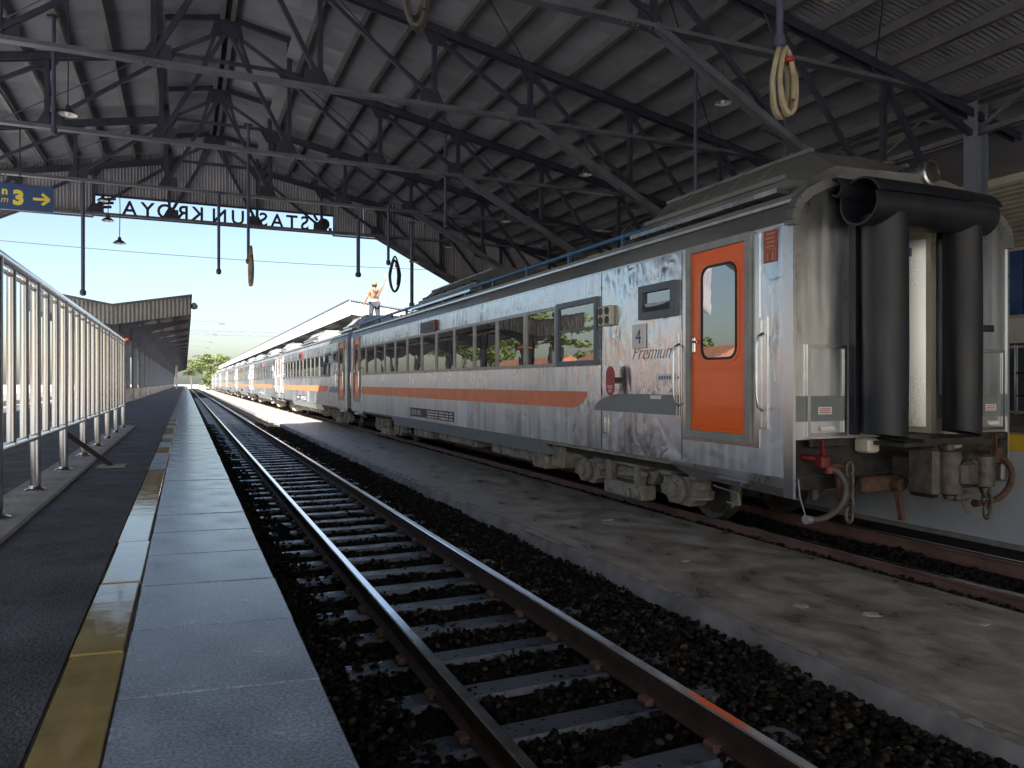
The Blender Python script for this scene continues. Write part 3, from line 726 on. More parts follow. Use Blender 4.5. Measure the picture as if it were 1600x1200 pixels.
        def ringpoly(gi, go, x0, x1, nm, mt):
            A, B = rrect(gi), rrect(go); k = len(A)
            v = [(x0, *p) for p in A] + [(x0, *p) for p in B] + [(x1, *p) for p in A] + [(x1, *p) for p in B]
            fs = []
            for i in range(k):
                j = (i+1) % k; fs += [(i, j, k+j, k+i), (i, 2*k+i, 2*k+j, j), (k+i, k+j, 3*k+j, 3*k+i)]
            return MB().add(v, fs).build(nm, mt, do)
        ringpoly(.0, .026, -HW-.026, -HW-.012, 'window_gasket', 'rubber')
        ringpoly(.026, .062, -HW-.020, -HW-.013, 'window_bead', 'orange')
        MB().prism(rrect(0), 'x', -HW-.018, -HW-.014).build('window_pane', 'glass', do)
        MB().cham(-HW-.030, -HW-.013, d0, d1, 1.18, 1.225, .004).build('kick_bead', 'orange', do)
        h = MB(); h.cham(-HW-.035, -HW-.013, d1-.075, d1-.02, 2.03, 2.20, .008); h.tube([(-HW-.055, d1-.05, 2.15), (-HW-.065, d1-.15, 2.145)], .012, 8); h.tube([(-HW-.03, d1-.05, 2.15), (-HW-.06, d1-.05, 2.15)], .012, 8)
        h.build('handle', 'bright_alu', do, True)
        MB().box(-HW-.017, -HW-.013, d1-.115, d1-.085, 2.25, 2.34).build('lock_plate', 'yellow_tile', do)
        # grab rails beside the door
        for y, zl, zh, sg in ((d1+.235, 1.28, 2.28, 1), (d0-.225, 1.27, 2.32, -1)):
            g = MB(); xx = -HW-.095
            pts = [(-HW-.015, y, zh-.14), (xx+.02, y, zh-.17), (xx, y, zh-.27), (xx, y, zl+.30), (xx+.02, y, zl+.19), (-HW-.015, y, zl+.16)]
            g.tube(pts, .014, 8); go = g.build('grab_rail', 'bright_alu', co, True)
            MB().ring('x', -HW-.014, -HW-.0005, y-.055, y+.055, zl-.02, zh+.02, .02).build('rail_recess_frame', 'bright_alu', go)
            MB().box(-HW-.008, -HW-.001, y-.012, y+.012, zl, zh).build('rail_recess_rib', 'bright_alu', go)
    # step skirt under the doors
    for (a, b2) in ((-0.02, 1.86), (18.2, 20.02)):
        s = MB(); s.box(-HW-.002, HW+.002, a, b2, .70, .802) if False else None
        s.add([(-HW-.004, a, .80), (-HW-.004, b2, .80), (-HW-.004, b2, .775), (-HW-.004, a, .70), (-HW+.16, b2-.15, .63), (-HW+.16, a, .58), (-HW+.05, a, .80), (-HW+.05, b2, .80)],
              [(0,1,2,3), (3,2,4,5), (5,4,7,6)]); s.build('step_skirt', 'coach_plain', co, fix=False)
        st = MB(); st.cham(-HW-.03, -HW+.10, a+.62, a+1.14, .655, .695, .008); st.build('step', 'bright_alu', co)
        MB().box(HW-.05, HW, a, b2, .64, .80).build('step_skirt', 'coach_plain', co)
    # underframe
    MB().box(-1.25, 1.25, .3, L_-.3, .62, .80).build('underframe', 'dark_under', co)
    for s in (-1, 1): MB().box(s*1.47-.03, s*1.47+.03, 1.9, L_-1.9, .745, .80).build('sole_bar', 'dusty', co)
    sk = MB(); sk.add([(-HW+.005, 5.30, .80), (-HW+.005, 14.7, .80), (-HW+.10, 14.6, .56), (-HW+.10, 5.25, .56), (-HW+.35, 14.6, .56), (-HW+.35, 5.25, .56)], [(0,1,2,3), (3,2,4,5), (0,3,5)])
    sk.build('underframe_skirt', 'grey_paint', co, fix=False)
    for (y0, y1, z0, x0) in ((5.45, 6.0, .30, -1.35), (4.95, 5.38, .36, -1.30), (6.3, 8.2, .34, -1.20), (9.0, 11.5, .36, -1.2), (12.2, 13.6, .32, -1.2)):
        eb_ = MB(); eb_.cham(x0, x0+.7, y0, y1, z0, .70, .02)
        for q in range(3): eb_.box(x0-.02, x0+.02, y0 + (y1-y0)*(q+.2)/3, y0 + (y1-y0)*(q+.2)/3 + .03, z0, .70)
        eb_.build('equipment_box', 'dusty', co)
    # bogies
    for yc in (3.40, L_-3.40):
        bo = obj('bogie', None, co, (0, yc, 0))
        for sy in (-1, 1):
            ax = MB(); ax.tube([(-.75, sy*1.15, .387), (.75, sy*1.15, .387)], .075, 12); ax.build('axle', 'dark_under', bo, True)
            for sx in (-1, 1):
                w = MB(); w.lathe([(.10, -.07), (.16, -.075), (.30, -.03), (.345, -.06), (.387, -.062), (.390, .055), (.415, .06), (.415, .085), (.34, .085), (.30, .02), (.12, .06)], (0, 0, 0), 'x', 40)
                wo = w.build('wheel', 'wheel', bo, True); wo.location = (sx*.566, sy*1.15, .387); wo.rotation_euler = (0, 0, 0 if sx < 0 else math.pi)
                # axle box with wing seats and coil springs
                xo = sx * 1.0
                a = MB(); a.prism([(-.40, .40), (-.38, .30), (-.27, .27), (-.21, .20), (.21, .20), (.27, .27), (.38, .30), (.40, .40), (.22, .43), (.17, .55), (-.17, .55), (-.22, .43)], 'x', xo-.11, xo+.11)
                a.lathe([(.175, 0), (.175, sx*.05), (.15, sx*.075), (.09, sx*.075), (.085, sx*.11), (.03, sx*.115)], (xo+sx*.11, 0, .387), 'x', 20)
                for q in range(6):
                    an = q*math.pi/3; a.lathe([(.016, 0), (.016, sx*.03)], (xo+sx*.175, .125*math.cos(an), .387+.125*math.sin(an)), 'x', 6)
                ao = a.build('axle_box', 'dusty', bo, True); ao.location = (0, sy*1.15, 0)
                for q in (-1, 1):
                    sp = MB(); sp.lathe([(.14, .30), (.14, .33), (.115, .34), (.11, .40), (.125, .42), (.11, .44), (.11, .50), (.125, .52), (.155, .54), (.155, .66), (.13, .68)], (xo, q*.30, 0), 'z', 16)
                    so = sp.build('spring_cup', 'dusty', bo, True); so.location = (0, sy*1.15, 0)
        for sx in (-1, 1):
            x = sx*1.0
            fr = MB(); fr.prism([(-1.75, .70), (-1.75, .58), (-1.35, .60), (-.72, .60), (-.52, .36), (.52, .36), (.72, .60), (1.35, .60), (1.75, .58), (1.75, .70), (.75, .76), (-.75, .76)], 'x', x-.07, x+.07)
            fr.build('side_frame', 'dusty', bo)
            bl = MB(); bl.cham(x-.12+sx*.10, x+.12+sx*.10, -.48, .48, .14, .34, .02); bl.cham(x-.06+sx*.17, x+.06+sx*.17, .30, .42, .20, .68, .015); bl.cham(x-.06+sx*.17, x+.06+sx*.17, -.44, -.30, .20, .68, .015)
            bl.lathe([(.075, 0), (.075, sx*.06), (.05, sx*.07)], (x+sx*.20, -.36, .24), 'x', 12); bl.lathe([(.065, 0), (.065, sx*.06), (.04, sx*.07)], (x+sx*.20, -.20, .22), 'x', 12)
            bl.build('spring_plank', 'dusty', bo)
            bs = MB(); bs.cham(x-.10+sx*.12, x+.10+sx*.12, -.62, .20, .56, .78, .025); bs.tube([(x+sx*.2, -.55, .50), (x+sx*.2, .1, .44)], .035, 8); bs.tube([(x+sx*.2, -.9, .72), (x+sx*.2, .9, .70)], .022, 8)
            bs.build('bolster', 'dusty', bo, True)
            for sy in (-1, 1):
                br = MB(); br.beam((x-sx*.38, sy*1.66, .62), (x-sx*.38, sy*1.60, .22), .05, .07); br.cham(x-sx*.38-.05, x-sx*.38+.05, sy*1.60-.05, sy*1.60+.05, .26, .52, .015); br.beam((x-sx*.30, sy*1.70, .50), (x-sx*.34, sy*1.58, .20), .03, .05)
                br.lathe([(.03, -.05), (.03, .05)], (x-sx*.38, sy*1.62, .25), 'x', 8)
                br.build('brake_hanger', 'dusty', bo)
            g = MB(); g.tube([(x+sx*.05, -1.72, .50), (x+sx*.05, -2.15, .46), (x+sx*.05, -2.18, .34), (x+sx*.05, -1.95, .34)], .010, 6); g.build('guard_iron', 'galv', bo, True)
    # roof air-conditioning housings
    for k, (y0, y1, z1) in enumerate(((0.22, 3.1, 4.13), (9.0, 13.6, 4.12))):
        ac = MB(); n_ = 4
        pr = [(-1.10, 3.60), (-1.06, 3.80), (-.70, z1), (0, z1+.03), (.70, z1), (1.06, 3.80), (1.10, 3.60)]
        kk = len(pr); q = .35 if k == 0 else .05
        vv = []
        for y, f in ((y0, .55), (y0+q, 1), (y1-.05, 1), (y1, .9)): vv += [(x, y, 3.6 + (z-3.6)*f) for x, z in pr]
        ac.add(vv, [(r_*kk+i, r_*kk+i+1, (r_+1)*kk+i+1, (r_+1)*kk+i) for r_ in range(3) for i in range(kk-1)] + [tuple(range(kk-1,-1,-1)), tuple(3*kk+i for i in range(kk))])
        ao = ac.build('air_conditioner', 'coach_roof', co)
        for s in (-1, 1):
            MB().beam((s*1.07, y0+.3, 3.81), (s*1.07, y1-.05, 3.81), .05, .05).build('cover_rail', 'coach_roof', ao)
            MB().beam((s*.71, y0+.3, z1+.005), (s*.71, y1-.05, z1+.005), .05, .04).build('cover_rail', 'coach_roof', ao)
            for j in range(1, 5):
                yy = y0 + .3 + (y1-y0-.4)*j/5; MB().beam((s*1.075, yy, 3.80), (s*.70, yy, z1+.02), .03, .03, (0,1,0)).build('cover_seam', 'coach_roof', ao)
            MB().beam((s*1.20, y0+.2, 3.63), (s*1.20, y1, 3.63), .16, .05).build('side_tray', 'coach_plain', ao)
        for j in range(6):
            y = y0 + .45 + j * (y1 - y0 - .6) / 6
            for s in (-1, 1):
                MB().cham(s*.99-.035, s*.99+.035, y-.05, y+.05, 3.76, 3.84, .012).build('clamp', 'iron', ao)
                if k == 1: MB().box(s*1.0-.05, s*1.0+.05, y+.15, y+.55, 3.66, 3.90).build('grille', 'dark_under', ao)
        for s in (-1, 1):
            MB().tube([(s*1.16, y0+.1, 3.66), (s*1.16, y1-.1, 3.66)], .018, 6).build('drain_pipe', 'coach_roof', ao)
            for j in range(5): MB().tube([(s*.60, y0+.4+j*.5, z1), (s*.60, y0+.4+j*.5, z1+.05), (s*.52, y0+.46+j*.5, z1+.06)], .018, 6).build('lifting_eye', 'iron', ao)
    # number plate with data panel
    MB().box(-HW-.012, -HW-.001, 9.45, 12.70, .875, 1.085).build('data_plate', 'black_plate', co)
    X = -HW - .0125
    text('K3 0 18 0', .165, (X, 12.58, .925), SIDE_ROT, 'white', co, align='LEFT', sx=1.15)
    pm_ = MB()          # rows of small print, too small to read
    for j in range(3):
        for (ya, yb) in ((11.30, 10.75), (10.68, 10.52), (10.40, 10.05), (9.98, 9.78), (9.72, 9.52)):
            y = ya
            while y > yb:
                w = random.uniform(.03, .07); pm_.box(X-.001, X, y-w, y, 1.020 - j*.060, 1.050 - j*.060 + random.uniform(-.004, .004)); y -= w + .018
    tag(pm_.build('small_print', 'white', co), kind='stuff')
    db = MB(); db.cham(-HW-.06, -HW+.0, 10.60, 11.72, 2.87, 3.12, .012); db.build('destination_box', 'maroon', co)
    MB().box(-HW-.066, -HW-.061, 10.66, 11.66, 2.90, 3.09).build('destination_glass', 'glass', co)
    # coach number plate, lamps, small window, tags
    pl = MB(); pl.cham(-HW-.022, -HW-.001, 2.33, 2.62, 2.125, 2.425, .006); pl.build('number_plate', 'white', co)
    text('4', .26, (-HW-.023, 2.475, 2.185), SIDE_ROT, 'blue_text', co)
    lb = MB(); lb.cham(-HW-.075, -HW-.001, 3.06, 3.38, 2.46, 2.72, .012); lo = lb.build('speaker_box', 'cream', co)
    for y in (3.14, 3.30):
        for z in (2.53, 2.65): MB().lathe([(.052, 0), (.052, -.008), (.043, -.008), (.040, -.002)], (-HW-.075, y, z), 'x', 16).build('speaker_cone', 'iron', lo, True)
    sw = MB(); sw.ring('x', -HW-.05, -HW+.0, 1.70, 2.44, 2.47, 2.88, .085); so = sw.build('small_window', 'blue_frame', co)
    MB().add([(-HW-.010, 1.78, 2.55), (-HW-.010, 2.36, 2.55), (-HW-.010, 2.36, 2.80), (-HW-.010, 1.78, 2.80)], [(0,1,2,3)]).build('pane', 'glass', so)
    MB().add([(-HW-.012, 1.79, 2.56), (-HW-.012, 2.35, 2.56), (-HW-.030, 2.33, 2.66), (-HW-.030, 1.79, 2.66)], [(0,1,2,3)]).build('hopper', 'glass', so)
    text('Premium', .27, (-HW-.0035, 2.22, 1.985), SIDE_ROT, 'pink_text', co, shear=.55, sx=.9, offset=-.006)
    # red tail-disc tag on a bracket
    dk = MB(); pts = []
    for q in range(24):
        a = 2*math.pi*q/24; pts.append((2.99 + .105*math.cos(a), 1.725 + (.085 if math.sin(a) > 0 else -.085) + .105*math.sin(a)))
    dk.prism(pts, 'x', -HW-.115, -HW-.108); do = dk.build('tail_disc', 'red', co)
    MB().beam((-HW-.108, 2.93, 1.73), (-HW, 2.93, 1.73), .03, .08).build('disc_bracket', 'iron', do)
    text('KDK', .062, (-HW-.117, 2.99, 1.625), SIDE_ROT, 'white', do); text('819', .052, (-HW-.117, 2.99, 1.575), SIDE_ROT, 'white', do)
    ar = MB(); ar.box(-HW-.006, -HW-.001, 1.72, 2.12, 1.72, 1.80); ar.build('exit_label', 'white', co)
    for q in range(6): MB().box(-HW-.0065, -HW-.006, 1.78 + q*.05, 1.81 + q*.05, 1.74, 1.78).build('small_print', 'blue_text', co)
    MB().prism([(1.72, 1.725), (1.72, 1.795), (1.675, 1.76)], 'x', -HW-.006, -HW-.001).build('exit_arrow', 'blue_text', co)
    MB().box(-HW-.007, -HW-.001, 2.02, 2.24, 1.505, 1.55).build('small_label', 'white', co)
    MB().ring('x', -HW-.012, -HW-.001, 3.22, 3.33, 1.02, 1.27, .018).build('vent_frame', 'bright_alu', co)
    rn = MB(); rn.box(-HW-.006, -HW-.001, .135, .315, 2.86, 3.17); ro_ = rn.build('notice', 'notice', co)
    tx = -HW - .0065
    for j in range(4): MB().box(tx-.001, tx, .16 + .01*(j % 2), .29 - .012*((j+1) % 2), 3.125 - .04*j, 3.143 - .04*j).build('small_print', 'pink_text', ro_)
    MB().ring('x', tx-.001, tx, .15, .30, 2.88, 2.99, .006).build('pictogram', 'pink_text', ro_)
    for y in (.19, .26): MB().box(tx-.0012, tx, y-.012, y+.012, 2.885, 2.96).build('pictogram', 'pink_text', ro_)
    # rivets
    rv = MB()
    def rivet(y, z, r=.0085):
        k = 6; x = -HW
        v = [(x, y + r*math.cos(2*math.pi*q/k), z + r*math.sin(2*math.pi*q/k)) for q in range(k)] + [(x-.005, y, z)]
        rv.add(v, [(q, (q+1) % k, k) for q in range(k)])
    y = 1.75
    while y < 18.5:
        for z in (.93, .985): rivet(y, z)
        if int(y*10) % 3 == 0: rivet(y, 1.82); rivet(y, 1.72, .007)
        rivet(y + .02, 2.95, .007)
        y += .095
    for z in np.arange(.9, 3.1, .11):
        for y in (3.36, 3.44, 1.66, 18.95): rivet(y, float(z), .008)
    for y in np.arange(1.75, 3.3, .12):
        for z in (1.60, 2.97): rivet(float(y), z, .007)
    tag(rv.build('rivets', 'coach_plain', co), kind='stuff')
    return co
coach = coach_proto()
coach['label'] = 'nearest silver coach with orange door, number 4 plate and open gangway end'
coach['group'] = 'coaches of the silver train'
labels = ['second silver coach in the shadow just beyond the shed, behind the nearest one',
          'third coach from the near end, first one lit by the sun', 'fourth coach from the near end of the silver train',
          'fifth coach from the near end of the silver train', 'sixth coach from the near end of the silver train',
          'seventh coach from the near end of the silver train', 'eighth and farthest coach of the silver train']
KEEP2 = None
for i, lb_ in enumerate(labels):
    c2 = copy_tree(coach); c2.location = (CO_X, CO_Y + 20.7 * (i + 1), 0); c2['label'] = lb_
    for ch in list(c2.children):
        nm = ch.name.split('.')[0]
        if nm in ('lettering', 'number_plate') and ch.name.startswith('lettering') and False: pass
        if i >= 2 and nm in ('rivets', 'panel_seam', 'lettering', 'small_print', 'exit_label', 'exit_arrow', 'small_label', 'notice', 'vent_frame', 'tail_disc', 'speaker_box'):
            for g in list(ch.children): bpy.data.objects.remove(g)
            bpy.data.objects.remove(ch)
        elif i < 2 and nm in ('tail_disc',):
            for g in list(ch.children): bpy.data.objects.remove(g)
            bpy.data.objects.remove(ch)
    # their near ends are plain
    e = MB(); e.prism(prof_full, 'y', -.02, 0.0)
    if i == 0: plain_end = e.mesh('end_wall', 'coach_plain')
    obj('end_wall', plain_end, c2)

# ---------------- near end of the first coach
def end_detail(co):
    H = prof_full
    ox, zb = 0.40, 1.165; zo = 3.42
    left = [(-ox, zb), (-HW, zb), (-HW, 3.20), (-1.515, 3.30), (-1.46, 3.39), (-1.36, 3.475), (-1.18, 3.565), (-.90, 3.655), (-.50, 3.73), (-ox, 3.735)]
    ew = MB(); ew.prism(left, 'y', -.06, -.002); ew.prism([(-x, z) for x, z in left], 'y', -.06, -.002)
    ew.prism([(-ox, zo), (ox, zo), (ox, 3.735), (0, 3.755), (-ox, 3.735)], 'y', -.06, -.002)
    E_ = ew.build('end_wall', 'coach_end', co)
    # roof edge trim arc
    ta = MB(); arc = [(-HW, 3.16)] + [(x, z) for x, z in prof_full[1:-1]] + [(HW, 3.16)]
    for (a, b2) in zip(arc[:-1], arc[1:]): ta.beam((a[0]*1.004, -.055, a[1]+.006), (b2[0]*1.004, -.055, b2[1]+.006), .09, .10, (0,1,0))
    ta.build('roof_edge', 'coach_roof', E_)
    for s in (-1, 1): MB().box(s*HW-.012 if s < 0 else s*HW-.02, s*HW+.02 if s < 0 else s*HW+.012, -.075, .045, .62, 3.16).build('corner_post', 'coach_plain', E_)
    # grey band and stained lower strip
    for a, b2 in ((-HW+.02, -1.36), (-1.36, -.90), (-.90, -ox), (ox, .92), (.92, HW-.02)):
        MB().box(a+.002, b2-.002, -.0635, -.0605, 1.335, 1.575).build('grey_band', 'grey_paint', E_)
    # hatches
    for (x0, x1) in ((-1.38, -.88), (1.02, 1.46)):
        f = MB(); f.ring('y', -.085, -.064, x0, x1, 1.19, 2.06, .035); fo = f.build('hatch', 'bright_alu', E_)
        MB().box(x0+.04, x1-.04, -.070, -.0645, 1.58, 2.02).build('hatch_panel', 'coach_end', fo)
        MB().box(x0+.15, x0+.32, -.0665, -.0645, 1.40, 1.47).build('warning_label', 'white', fo)
        for q in range(3): MB().box(x0+.165, x0+.305, -.0672, -.0668, 1.412 + q*.018, 1.420 + q*.018).build('warning_print', 'red', fo)
        MB().cham(x0+.16, x0+.33, -.10, -.066, 1.245, 1.29, .008).build('hatch_handle', 'white', fo)
        MB().cham(x0+.02, x1-.02, -.11, -.061, 1.09, 1.17, .01).build('hatch_sill', 'beam_black', fo)
    # rubber gangway: two upright tubes and one rolled over the top
    Gw = obj('gangway', None, co)
    for sx in (-1, 1):
        t = MB(); n = 26; r = .20 if sx < 0 else .17; cx_ = -.64 if sx < 0 else .46; vs = []; zs = [1.20, 1.30, 2.0, 2.8, 3.28]
        for z in zs:
            for k in range(n): 
                a = 2*math.pi*k/n; q = r * (1 + .03*math.sin(3*a + z*2)); vs.append((cx_ + q*math.cos(a), -.30 + q*1.05*math.sin(a), z - (.03*math.cos(a) if z < 1.25 else 0)))
        t.add(vs, [(i*n+k, i*n+(k+1)%n, (i+1)*n+(k+1)%n, (i+1)*n+k) for i in range(len(zs)-1) for k in range(n)] + [tuple(range(n-1,-1,-1))])
        t.build('bellows_tube', 'rubber', Gw, True)
        MB().box(cx_ + sx*.16 - .03, cx_ + sx*.16 + .03, -.14, -.061, 1.2, 3.35).build('bellows_mount', 'rubber', Gw)
    # the rolled sheet: a spiral swept across
    sp = MB(); prof = []
    for k in range(30):
        a = R(-200 + k * 12.5); r = .195 + .035 * k / 29
        prof.append((-.33 + r*math.cos(a), 3.40 + r*math.sin(a)))
    xs = [-1.00, -.90, -.4, .3, .66, .71]; k = len(prof)
    vo = []
    for x in xs:
        sc = 1.0 if -.88 < x < .7 else (.97 if x > 0 else 1.04)
        vo += [(x, -.33 + (p[0]+.33)*sc, 3.40 - .03*abs(x) + (p[1]-3.40)*sc) for p in prof]
    vi = [(v[0], -.33 + (v[1]+.33)*.91, 3.40 + (v[2]-3.40)*.91) for v in vo]
    nn = len(vo); fs = []
    for i in range(len(xs)-1):
        for j in range(k-1):
            fs += [(i*k+j, i*k+j+1, (i+1)*k+j+1, (i+1)*k+j), (nn+i*k+j, nn+(i+1)*k+j, nn+(i+1)*k+j+1, nn+i*k+j+1)]
    for i in (0, len(xs)-1):
        for j in range(k-1): fs.append((i*k+j, nn+i*k+j, nn+i*k+j+1, i*k+j+1))
    for j in (0, k-1):
        for i in range(len(xs)-1): fs.append((i*k+j, (i+1)*k+j, nn+(i+1)*k+j, nn+i*k+j))
    sp.add(vo + vi, fs); sp.build('top_roll', 'rubber', Gw, True)
    fl = MB(); pts = [(-1.02, 3.56), (-.86, 3.50), (-.74, 3.58), (-.66, 3.62), (-.60, 3.66), (.80, 3.63), (.80, 3.60)]
    s2 = MB()
    prf = [(-.10, 3.47), (-.16, 3.44), (-.20, 3.47), (-.22, 3.54), (-.20, 3.60), (-.14, 3.64), (-.08, 3.63)]
    kk = len(prf); vv = [(x, p[0], p[1]) for x in (-1.10, -.35) for p in prf] + [(x, p[0]*.86-.02, 3.54+(p[1]-3.54)*.8) for x in (-1.10, -.35) for p in prf]
    s2.add(vv, [(j, j+1, kk+j+1, kk+j) for j in range(kk-1)] + [(2*kk+j, 3*kk+j, 3*kk+j+1, 2*kk+j+1) for j in range(kk-1)] + [(j, 2*kk+j, 2*kk+j+1, j+1) for j in range(kk-1)])
    s2.build('curled_flap', 'rubber', Gw, True)
    MB().box(-.40, .40, -.16, -.07, 3.24, 3.46).build('header', 'rubber', Gw)
    # vestibule inside the opening
    V = obj('vestibule', None, co)
    b = MB(); b.box(-.42, .42, .42, .45, 1.16, 3.42); b.box(-.43, -.40, -.002, .42, 1.16, 3.42); b.box(.40, .43, -.002, .42, 1.16, 3.42); b.box(-.42, .42, -.002, .42, 3.40, 3.43); b.build('vestibule_wall', 'cream', V)
    MB().box(-.42, .42, -.55, .42, 1.14, 1.175).build('floor_plate', 'beam_black', V)
    MB().cham(-.30, .10, .38, .415, 1.18, 3.16, .01).build('gangway_door', 'cream', V)
    MB().box(-.335, -.315, -.02, .10, 1.2, 3.1).build('door_post', 'cream', V)
    MB().box(-.105, -.085, .365, .3795, 1.2, 3.14).build('door_seam', 'iron', V)
    lk = MB(); lk.cham(-.13, -.06, .34, .379, 2.02, 2.22, .008); lk.cham(-.115, -.075, .32, .345, 2.07, 2.15, .008); lk.build('lock', 'bright_alu', V)
    MB().add([(.12, .40, 1.24), (.38, .04, 1.24), (.38, .04, 3.2), (.12, .40, 3.2), (.125, .41, 1.24), (.39, .05, 1.24), (.39, .05, 3.2), (.125, .41, 3.2)], [(0,1,2,3), (7,6,5,4), (0,3,7,4), (1,5,6,2)]).build('steel_panel', 'coach_plain', V)
    MB().add([(.17, .322, 3.03), (.30, .142, 3.03), (.30, .142, 3.12), (.17, .322, 3.12)], [(0,1,2,3)]).build('door_label', 'sign_blue', V)
    # tail lamp drum on the roof
    tl = MB(); tl.lathe([(.115, .30), (.12, -.10), (.13, -.11), (.13, -.15), (.105, -.16), (.10, -.13)], (.22, 0, 3.83), 'y', 24)
    tlo = tl.build('tail_lamp', 'coach_plain', co, True); MB().lathe([(.10, -.145), (.06, -.158), (.01, -.162)], (.22, 0, 3.83), 'y', 20).build('lamp_lens', 'beam_black', tlo, True)
    pl = MB(); pl.cham(1.12, 1.30, -.075, -.0625, 2.25, 2.32, .006); pl.build('oval_plate', 'black_plate', co)
    # buffer beam and coupler
    MB().box(-1.50, 1.50, .02, .26, .68, 1.16).build('buffer_beam', 'beam_black', co)
    for s in (-1, 1): MB().cham(s*.60-.08, s*.60+.08, -.16, .02, 1.02, 1.16, .02).build('gangway_bracket', 'cream', co)
    MB().box(-.62, .62, -.50, -.02, 1.10, 1.14).build('foot_plate', 'beam_black', co)
    cp = obj('coupler', None, co)
    k = MB(); k.cham(-.14, .14, -.30, .60, .72, .98, .03); k.build('shank', 'iron', cp)
    k = MB(); k.cham(-.17, .17, -.46, -.22, .68, 1.04, .05); k.cham(.10, .34, -.66, -.34, .70, 1.02, .06)
    k.lathe([(.05, .70), (.10, .72), (.10, 1.0), (.05, 1.02)], (.27, -.64, 0), 'z', 16); k.build('coupler_head', 'iron', cp, True)
    k = MB(); k.lathe([(.06, .64), (.115, .66), (.12, .70), (.12, 1.0), (.10, 1.05), (.04, 1.07)], (-.10, -.56, 0), 'z', 20); k.lathe([(.04, .60), (.045, .62), (.045, 1.10), (.03, 1.12)], (-.10, -.56, 0), 'z', 12)
    k.cham(-.12, .10, -.74, -.60, .72, .98, .045); k.build('knuckle', 'iron', cp, True)
    k = MB(); k.cham(-.33, -.23, -.60, -.28, .62, 1.10, .04); k.cham(-.26, -.12, -.40, -.24, .66, 1.02, .03); k.build('guard_arm', 'iron', cp, True)
    k = MB(); k.cham(-.72, -.10, -.14, -.02, .62, .78, .03); k.beam((-.32, -.18, .70), (-.30, -.22, .36), .05, .05); k.lathe([(.06, -.05), (.06, .05)], (-.32, -.18, .70), 'y', 12); k.build('uncoupling_lever', 'rusty', cp)
    k = MB(); k.beam((.06, -.55, .66), (.12, -.60, .46), .03, .03); k.cham(-.05, .15, -.62, -.45, .58, .67, .02); k.build('lock_lifter', 'iron', cp)
    # brake hoses
    for s in (-1, 1):
        hx = s*1.28 + (.0 if s < 0 else -.10)
        ho = obj('brake_hose', None, co)
        c_ = MB(); c_.tube([(hx-.06, .02, .99), (hx-.04, -.08, .99), (hx+.04*-s, -.16, .97)], .035, 10); c_.cham(hx-.05, hx+.05, -.22, -.10, .90, 1.03, .02); c_.beam((hx, -.16, 1.0), (hx-.02, -.17, 1.17), .025, .04); c_.lathe([(.05, .86), (.05, .92)], (hx-s*.05, -.19, 0), 'z', 12)
        c_.build('hose_cock', 'maroon' if s < 0 else 'rusty', ho, True)
        pts = []
        for q in range(15):
            t = q/14; a = R(80 - 175*t)
            pts.append((hx - s*(.02) + (.24*math.cos(a)) * (1 if s < 0 else 1) - (0.10 if False else .02) - .16*t*(1 if s < 0 else 1.6), -.20 - .08*math.sin(math.pi*t), .68 + .235*math.sin(a)))
        MB().tube(pts, .030, 10).build('hose', 'hose_grey' if s < 0 else 'rusty', ho, True)
        e_ = pts[-1]; MB().tube([e_, (e_[0]-.07, e_[1], e_[2]+.005)], [.036, .042], 10).build('hose_end', 'galv' if s < 0 else 'rusty', ho, True)
        if s < 0: MB().tube([(e_[0]-.05, e_[1], e_[2]), (e_[0]-.08, e_[1]+.05, e_[2]+.2), (e_[0]-.05, e_[1]+.1, e_[2]+.36)], .006, 5).build('hose_chain', 'galv', ho)
    # safety chains: single links
    def chain(x, z0, nl, y, m):
        ch = obj('safety_chain', None, co)
        for q in range(nl):
            zc = z0 - .105*q; pts = []
            for w in range(13):
                a = 2*math.pi*w/12; u, v = .042*math.cos(a), .076*math.sin(a)
                pts.append((x + (u if q % 2 == 0 else 0), y + (0 if q % 2 == 0 else u), zc + v))
            MB().tube(pts, .018, 6, False).build('chain_link', m, ch, True)
        MB().prism([(x-.10, .90), (x+.13, .90), (x+.12, .60), (x, .52), (x-.06, .60)] if x < 0 else [(x-.06, .80), (x+.06, .80), (x+.04, .62)], 'y', y+.06, y+.09).build('chain_plate', 'rusty', ch)
        MB().tube([(x-.14, y+.14, .91), (x-.02, y+.02, .91)], .022, 8).build('chain_eye', 'rusty', ch, True)
    chain(-.98, .88, 5, -.20, 'iron'); chain(.36, .68, 3, -.62, 'iron')
end_detail(coach)
# blue water pipe on brackets along the first coach roof
bp = obj('roof_pipe', None, coach)
MB().tube([(-1.22, 2.55, 3.62), (-1.24, 2.75, 3.68), (-1.24, 3.2, 3.69), (-1.24, 12.0, 3.69), (-1.24, 19.6, 3.69)], .034, 10).build('pipe_run', 'blue_pipe', bp, True)
for k in range(11): MB().box(-1.27, -1.21, 3.3 + 1.55*k, 3.34 + 1.55*k, 3.52, 3.73).build('pipe_bracket', 'blue_pipe', bp)

